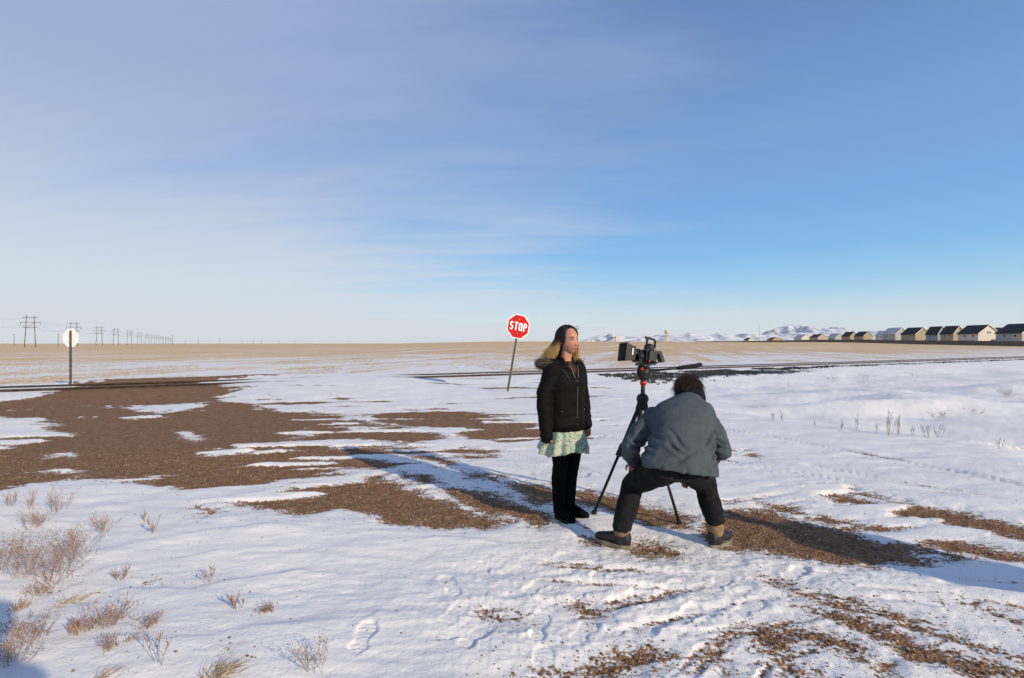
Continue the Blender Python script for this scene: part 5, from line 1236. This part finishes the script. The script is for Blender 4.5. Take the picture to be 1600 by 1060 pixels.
def film_camera():
    o = Vector((TX + 0.015, TY, wz + 1.42)); root = empty('film_camera', o - Vector((0, 0, 0.07))); root.rotation_euler = (R(-3), R(8), R(8)); tag(root, 'black film camera with matte box aimed at the woman', 'camera')
    q = Vector((0, 0, 0.07))
    bd = MB(); bd.box(q + Vector((0.035, 0, 0.0)), (0.10, 0.13, 0.105)); bd.box(q + Vector((0.03, 0, 0.055)), (0.07, 0.075, 0.05)); bd.ell(q + Vector((0.03, 0, 0.075)), (0.045, 0.045, 0.035)); bd.box(q + Vector((0.03, -0.06, -0.005)), (0.055, 0.05, 0.09))
    body = blob('body', bd, 0.005, 3, M['cam_black'], root)
    pl = MB(); pl.box(q + Vector((0.0, 0, -0.068)), (0.20, 0.06, 0.016))
    for sy in (-1, 1): pl.tube([q + Vector((0.11, sy * 0.035, -0.055)), q + Vector((-0.20, sy * 0.035, -0.055))], 0.0075, 8)
    pl.build('rod_support', M['cam_black'], root)
    ln = MB(); ln.tube([q + Vector((x, 0, 0.0)) for x in (-0.012, -0.02, -0.05, -0.052, -0.09, -0.092, -0.13)], [0.036, 0.040, 0.040, 0.046, 0.046, 0.050, 0.050], 24); le = ln.build('lens', M['cam_black'], root, True)
    MB().tube([q + Vector((-0.056, 0, 0)), q + Vector((-0.074, 0, 0))], 0.0485, 24).build('focus_gear', M['grip'], le, True); MB().tube([q + Vector((-0.1305, 0, 0)), q + Vector((-0.134, 0, 0))], 0.044, 24).build('front_glass', M['glass'], le, True)
    mbx = MB(); a, b_ = -0.135, -0.215
    def quad(x, hw, hh): return [q + Vector((x, -hw, -hh)), q + Vector((x, hw, -hh)), q + Vector((x, hw, hh)), q + Vector((x, -hw, hh))]
    A, B, A2, B2 = quad(a, 0.066, 0.060), quad(b_, 0.098, 0.082), quad(a - 0.004, 0.061, 0.055), quad(b_, 0.093, 0.077)
    mbx.add(A + B + A2 + B2, [(k, (k + 1) % 4, 4 + (k + 1) % 4, 4 + k) for k in range(4)] + [(8 + k, 12 + k, 12 + (k + 1) % 4, 8 + (k + 1) % 4) for k in range(4)] + [(4 + k, 4 + (k + 1) % 4, 12 + (k + 1) % 4, 12 + k) for k in range(4)])
    mbx.box(q + Vector((-0.128, 0, 0)), (0.018, 0.140, 0.125)); mt = mbx.build('matte_box', M['cam_grey'], root)
    MB().box(q + Vector((-0.190, 0, 0.095)), (0.075, 0.17, 0.004), Matrix.Rotation(R(-14), 3, 'Y')).build('top_flag', M['cam_grey'], mt)
    MB().box(q + Vector((-0.150, -0.078, 0.01)), (0.012, 0.012, 0.06)).build('flag_lock', M['bolt'], mt)
    hn = MB(); hn.tube([q + Vector(p) for p in ((0.005, 0, 0.085), (0.005, 0, 0.148), (0.012, 0, 0.156), (0.072, 0, 0.150), (0.080, 0, 0.140), (0.082, 0, 0.07))], 0.011, 10); hn.box(q + Vector((0.010, 0, 0.158)), (0.05, 0.025, 0.022)); hn.build('top_handle', M['cam_black'], root)
    vf = MB(); vf.box(q + Vector((0.105, -0.015, 0.02)), (0.05, 0.07, 0.065)); vf.box(q + Vector((0.13, -0.03, -0.005)), (0.030, 0.085, 0.085), Matrix.Rotation(R(-28), 3, 'Y')); vf.build('viewfinder', M['cam_black'], root)
    mo = MB(); mo.tube([q + Vector((-0.065, -0.052, -0.02)), q + Vector((-0.065, -0.085, -0.02))], 0.026, 16); mo.build('follow_focus', M['cam_black'], root, True)
    MB().ell(q + Vector((0.01, -0.088, -0.055)), (0.009, 0.006, 0.009), None, 10, 8).build('release_button', M['red_ball'], root)
film_camera()
# ------------------------------------------------------------------ dry weeds in the snow
def weed_mesh(seed, h, n, spread, kind):
    """kind: 'spray' twiggy seed heads, 'grass' leaning blades, 'stalk' upright stems with seed spikes"""
    g = random.Random(seed); mb = MB(); cols = []
    def add(path, r0, r1, col):
        a = len(mb.v); k = len(path); mb.tube(path, [r0 + (r1 - r0) * i / (k - 1) for i in range(k)], 3); cols.extend([col] * (len(mb.v) - a))
    wood = [(0.33, 0.24, 0.165), (0.41, 0.31, 0.22), (0.26, 0.18, 0.125)]; straw = [(0.46, 0.33, 0.16), (0.38, 0.26, 0.12), (0.52, 0.40, 0.22)]; head = [(0.34, 0.235, 0.185), (0.24, 0.15, 0.115), (0.42, 0.31, 0.25)]
    for _ in range(n):
        a = g.uniform(0, 6.283); lean = g.uniform(0.05, 1.0) * spread; b = Vector((g.gauss(0, 0.18) * spread, g.gauss(0, 0.18) * spread, -0.03)); L = h * g.uniform(0.55, 1.05)
        if kind == 'grass':
            wind = Vector((0.55, 0.05, 0)); p = [b]
            for k in range(1, 5): t = k / 4; p.append(b + Vector((math.cos(a) * lean * t, math.sin(a) * lean * t, 0)) + wind * L * t * t + Vector((0, 0, L * (t - 0.35 * t * t))))
            add(p, 0.0022, 0.0006, g.choice(straw))
        else:
            tip = b + Vector((math.cos(a) * lean, math.sin(a) * lean, L)); c = b.lerp(tip, 0.5) + Vector((g.gauss(0, 0.03) * h, g.gauss(0, 0.03) * h, 0.03 * h)); p = [b, c, tip]
            add(p, 0.0022 if kind == 'stalk' else 0.0014, 0.0008, g.choice(wood))
            m = int(4 + 5 * g.random()) if kind == 'spray' else 9
            for q in range(m):
                t = g.uniform(0.30, 1.0); s = b.lerp(c, t * 2) if t < 0.5 else c.lerp(tip, t * 2 - 1); aa = g.uniform(0, 6.283)
                if kind == 'spray':
                    l = h * g.uniform(0.10, 0.26); e = s + Vector((math.cos(aa) * l * 0.8, math.sin(aa) * l * 0.8, l * g.uniform(0.3, 1.0))); add([s, e], 0.0012, 0.0006, g.choice(wood))
                    for w in range(2):
                        f = s.lerp(e, g.uniform(0.5, 1.0)) + Vector((g.gauss(0, 0.012), g.gauss(0, 0.012), g.gauss(0, 0.010))); add([f, f + Vector((0, 0, 0.009))], 0.0022, 0.0009, g.choice(head))
                elif t > 0.45:
                    l = 0.018 + 0.03 * g.random(); add([s, s + Vector((math.cos(aa) * l * 0.5, math.sin(aa) * l * 0.5, l))], 0.0024, 0.0008, g.choice(head))
    me = mb.mesh('weed'); at_ = me.attributes.new('tint', 'FLOAT_COLOR', 'POINT')
    at_.data.foreach_set('color', np.array([(*c, 1) for c in cols], np.float32).ravel()); me.materials.append(M['weed'])
    return me
WEEDS = [  # photo column and row of the base, height, stems, spread, kind, label
 (88, 905, .31, 34, .26, 'spray', 'largest pinkish dry weed bush at the left edge of the snow'),
 (118, 872, .25, 28, .24, 'spray', 'pinkish dry weed bush just behind the largest one at left'),
 (42, 896, .30, 24, .16, 'spray', 'upright dry weed bush left of the largest bush'),
 (4, 890, .28, 14, .12, 'spray', 'dry weed half cut off by the left edge'),
 (62, 822, .20, 20, .16, 'spray', 'small dry weed bush behind the big bushes at left'),
 (90, 798, .24, 16, .16, 'spray', 'farthest dry weed bush at left, close to the gravel'),
 (18, 790, .16, 8, .06, 'stalk', 'dry stalks at the left near the gravel edge'),
 (46, 795, .18, 6, .05, 'stalk', 'pair of dry stalks beside the farthest left bush'),
 (165, 826, .17, 14, .16, 'spray', 'loose dry weed to the right of the big bushes'),
 (105, 941, .10, 60, .12, 'grass', 'flattened brown grass tuft below the biggest bush'),
 (62, 926, .09, 14, .10, 'spray', 'low brown weed left of the flattened grass tuft'),
 (38, 948, .08, 12, .08, 'spray', 'small brown weed near the left edge, below the bushes'),
 (175, 974, .15, 26, .14, 'spray', 'twiggy brown weed right of the shaded corner'),
 (135, 982, .10, 10, .08, 'spray', 'slim weed left of the twiggy brown weed'),
 (118, 990, .10, 10, .06, 'stalk', 'short stalks near the shaded corner'),
 (236, 974, .09, 14, .09, 'spray', 'small star-shaped weed alone on the smooth snow'),
 (172, 1010, .08, 12, .06, 'spray', 'thin weed under the twiggy brown one'),
 (200, 999, .09, 22, .05, 'grass', 'small slanting wisp of straw grass'),
 (50, 1000, .18, 22, .14, 'spray', 'dark weed standing in the shaded corner'),
 (20, 1034, .16, 18, .12, 'spray', 'dark weed lowest at the left edge in shade'),
 (340, 1052, .11, 110, .12, 'grass', 'golden straw grass clump at the bottom of the snow'),
 (346, 1013, .06, 24, .08, 'grass', 'pale grass wisp just above the golden clump'),
 (244, 1038, .17, 3, .10, 'stalk', 'bare forked twig left of the golden grass clump'),
 (330, 908, .12, 4, .06, 'stalk', 'bent twig by a small snow lump'),
 (372, 950, .11, 6, .05, 'stalk', 'thin upright twig above the golden grass clump'),
 (418, 952, .06, 16, .06, 'spray', 'small low weed tuft in the middle of the smooth snow'),
 (494, 1046, .17, 9, .10, 'spray', 'leaning dry weed beside the deep boot print'),
 (190, 905, .11, 6, .07, 'stalk', 'faint thin stalks on the drift right of the bushes'),
 (226, 815, .15, 3, .03, 'stalk', 'two fine stalks standing on the snow before the gravel'),
 (240, 832, .13, 5, .06, 'stalk', 'fine stalks nearest the drift line'),
 (155, 1060, .10, 40, .08, 'grass', 'straw tuft cut off by the lower edge'),
 (1140, 650, .24, 1, .02, 'stalk', 'single thin stalk right of the camera operator'),
 (1206, 657, .22, 4, .06, 'stalk', 'first cluster of stalks on the road shoulder'),
 (1222, 658, .22, 3, .05, 'stalk', 'thin stalks right of the first shoulder cluster'),
 (1272, 668, .15, 2, .03, 'stalk', 'short lone stalk between the shoulder clusters'),
 (1316, 670, .16, 3, .10, 'stalk', 'curled stalk on the shoulder below the bright drift'),
 (1339, 673, .32, 3, .06, 'stalk', 'tall pair of stalks below the bright drift'),
 (1368, 676, .22, 2, .03, 'stalk', 'lone stalk left of the thickest shoulder cluster'),
 (1388, 679, .40, 9, .10, 'stalk', 'thickest and tallest cluster of stalks on the shoulder'),
 (1402, 679, .34, 6, .06, 'stalk', 'tall stalks touching the thickest cluster'),
 (1424, 681, .22, 3, .08, 'stalk', 'leaning stalks right of the thickest cluster'),
 (1447, 684, .27, 7, .08, 'stalk', 'bushy stalks near the right end of the shoulder'),
 (1466, 684, .22, 5, .14, 'stalk', 'slanting stalks at the right end of the shoulder'),
 (1560, 702, .24, 4, .06, 'stalk', 'dry stalks near the right edge of the shoulder'),
 (1232, 609, .45, 3, .05, 'stalk', 'solitary tall stalk in the ditch nearer the rails'),
 (1575, 620, .34, 26, .45, 'spray', 'grey weed bush in the ditch at the right edge'),
 (1466, 638, .28, 16, .35, 'spray', 'low grey weed bush in the middle of the ditch'),
 (1350, 594, .36, 22, .80, 'spray', 'spread of dry weeds on the bank below the rails'),
 (1430, 590, .36, 22, .90, 'spray', 'dry weeds on the bank right of the weed spread'),
 (1300, 594, .36, 16, .60, 'spray', 'dry weeds on the bank left of the weed spread'),
 (1518, 640, .22, 8, .30, 'stalk', 'sparse stalks between the two grey ditch bushes'),
]
for i, (px, py, h, n, sp, kind, lab) in enumerate(WEEDS):
    x, y = gp(px, py, 0.0); z = gz(x, y)
    for _ in range(4):
        x, y = gp(px, py, z); z = gz(x, y)
    o = bpy.data.objects.new('dry_weed', weed_mesh(100 + i, h, n, sp, kind)); COL.objects.link(o); o.location = (x, y, z)
    tag(o, lab, 'weed', 'dry weeds in the snow')

# ------------------------------------------------------------------ the winter air
def haze():
    m = bpy.data.materials.new('winter_air'); m.use_nodes = True; q = NT(m.node_tree); q.n.clear()
    v = q.node('ShaderNodeVolumePrincipled'); v.inputs['Color'].default_value = (0.93, 0.96, 1.0, 1); v.inputs['Density'].default_value = 2.6e-5; v.inputs['Anisotropy'].default_value = 0.0
    o = q.node('ShaderNodeOutputMaterial'); q.l.new(v.outputs[0], o.inputs['Volume'])
    b = MB(); b.box((0, 0, 400), (31000, 31000, 900)); h = b.build('haze', m); h['kind'] = 'stuff'; h['label'] = 'thin pale winter haze over the plain'
haze()
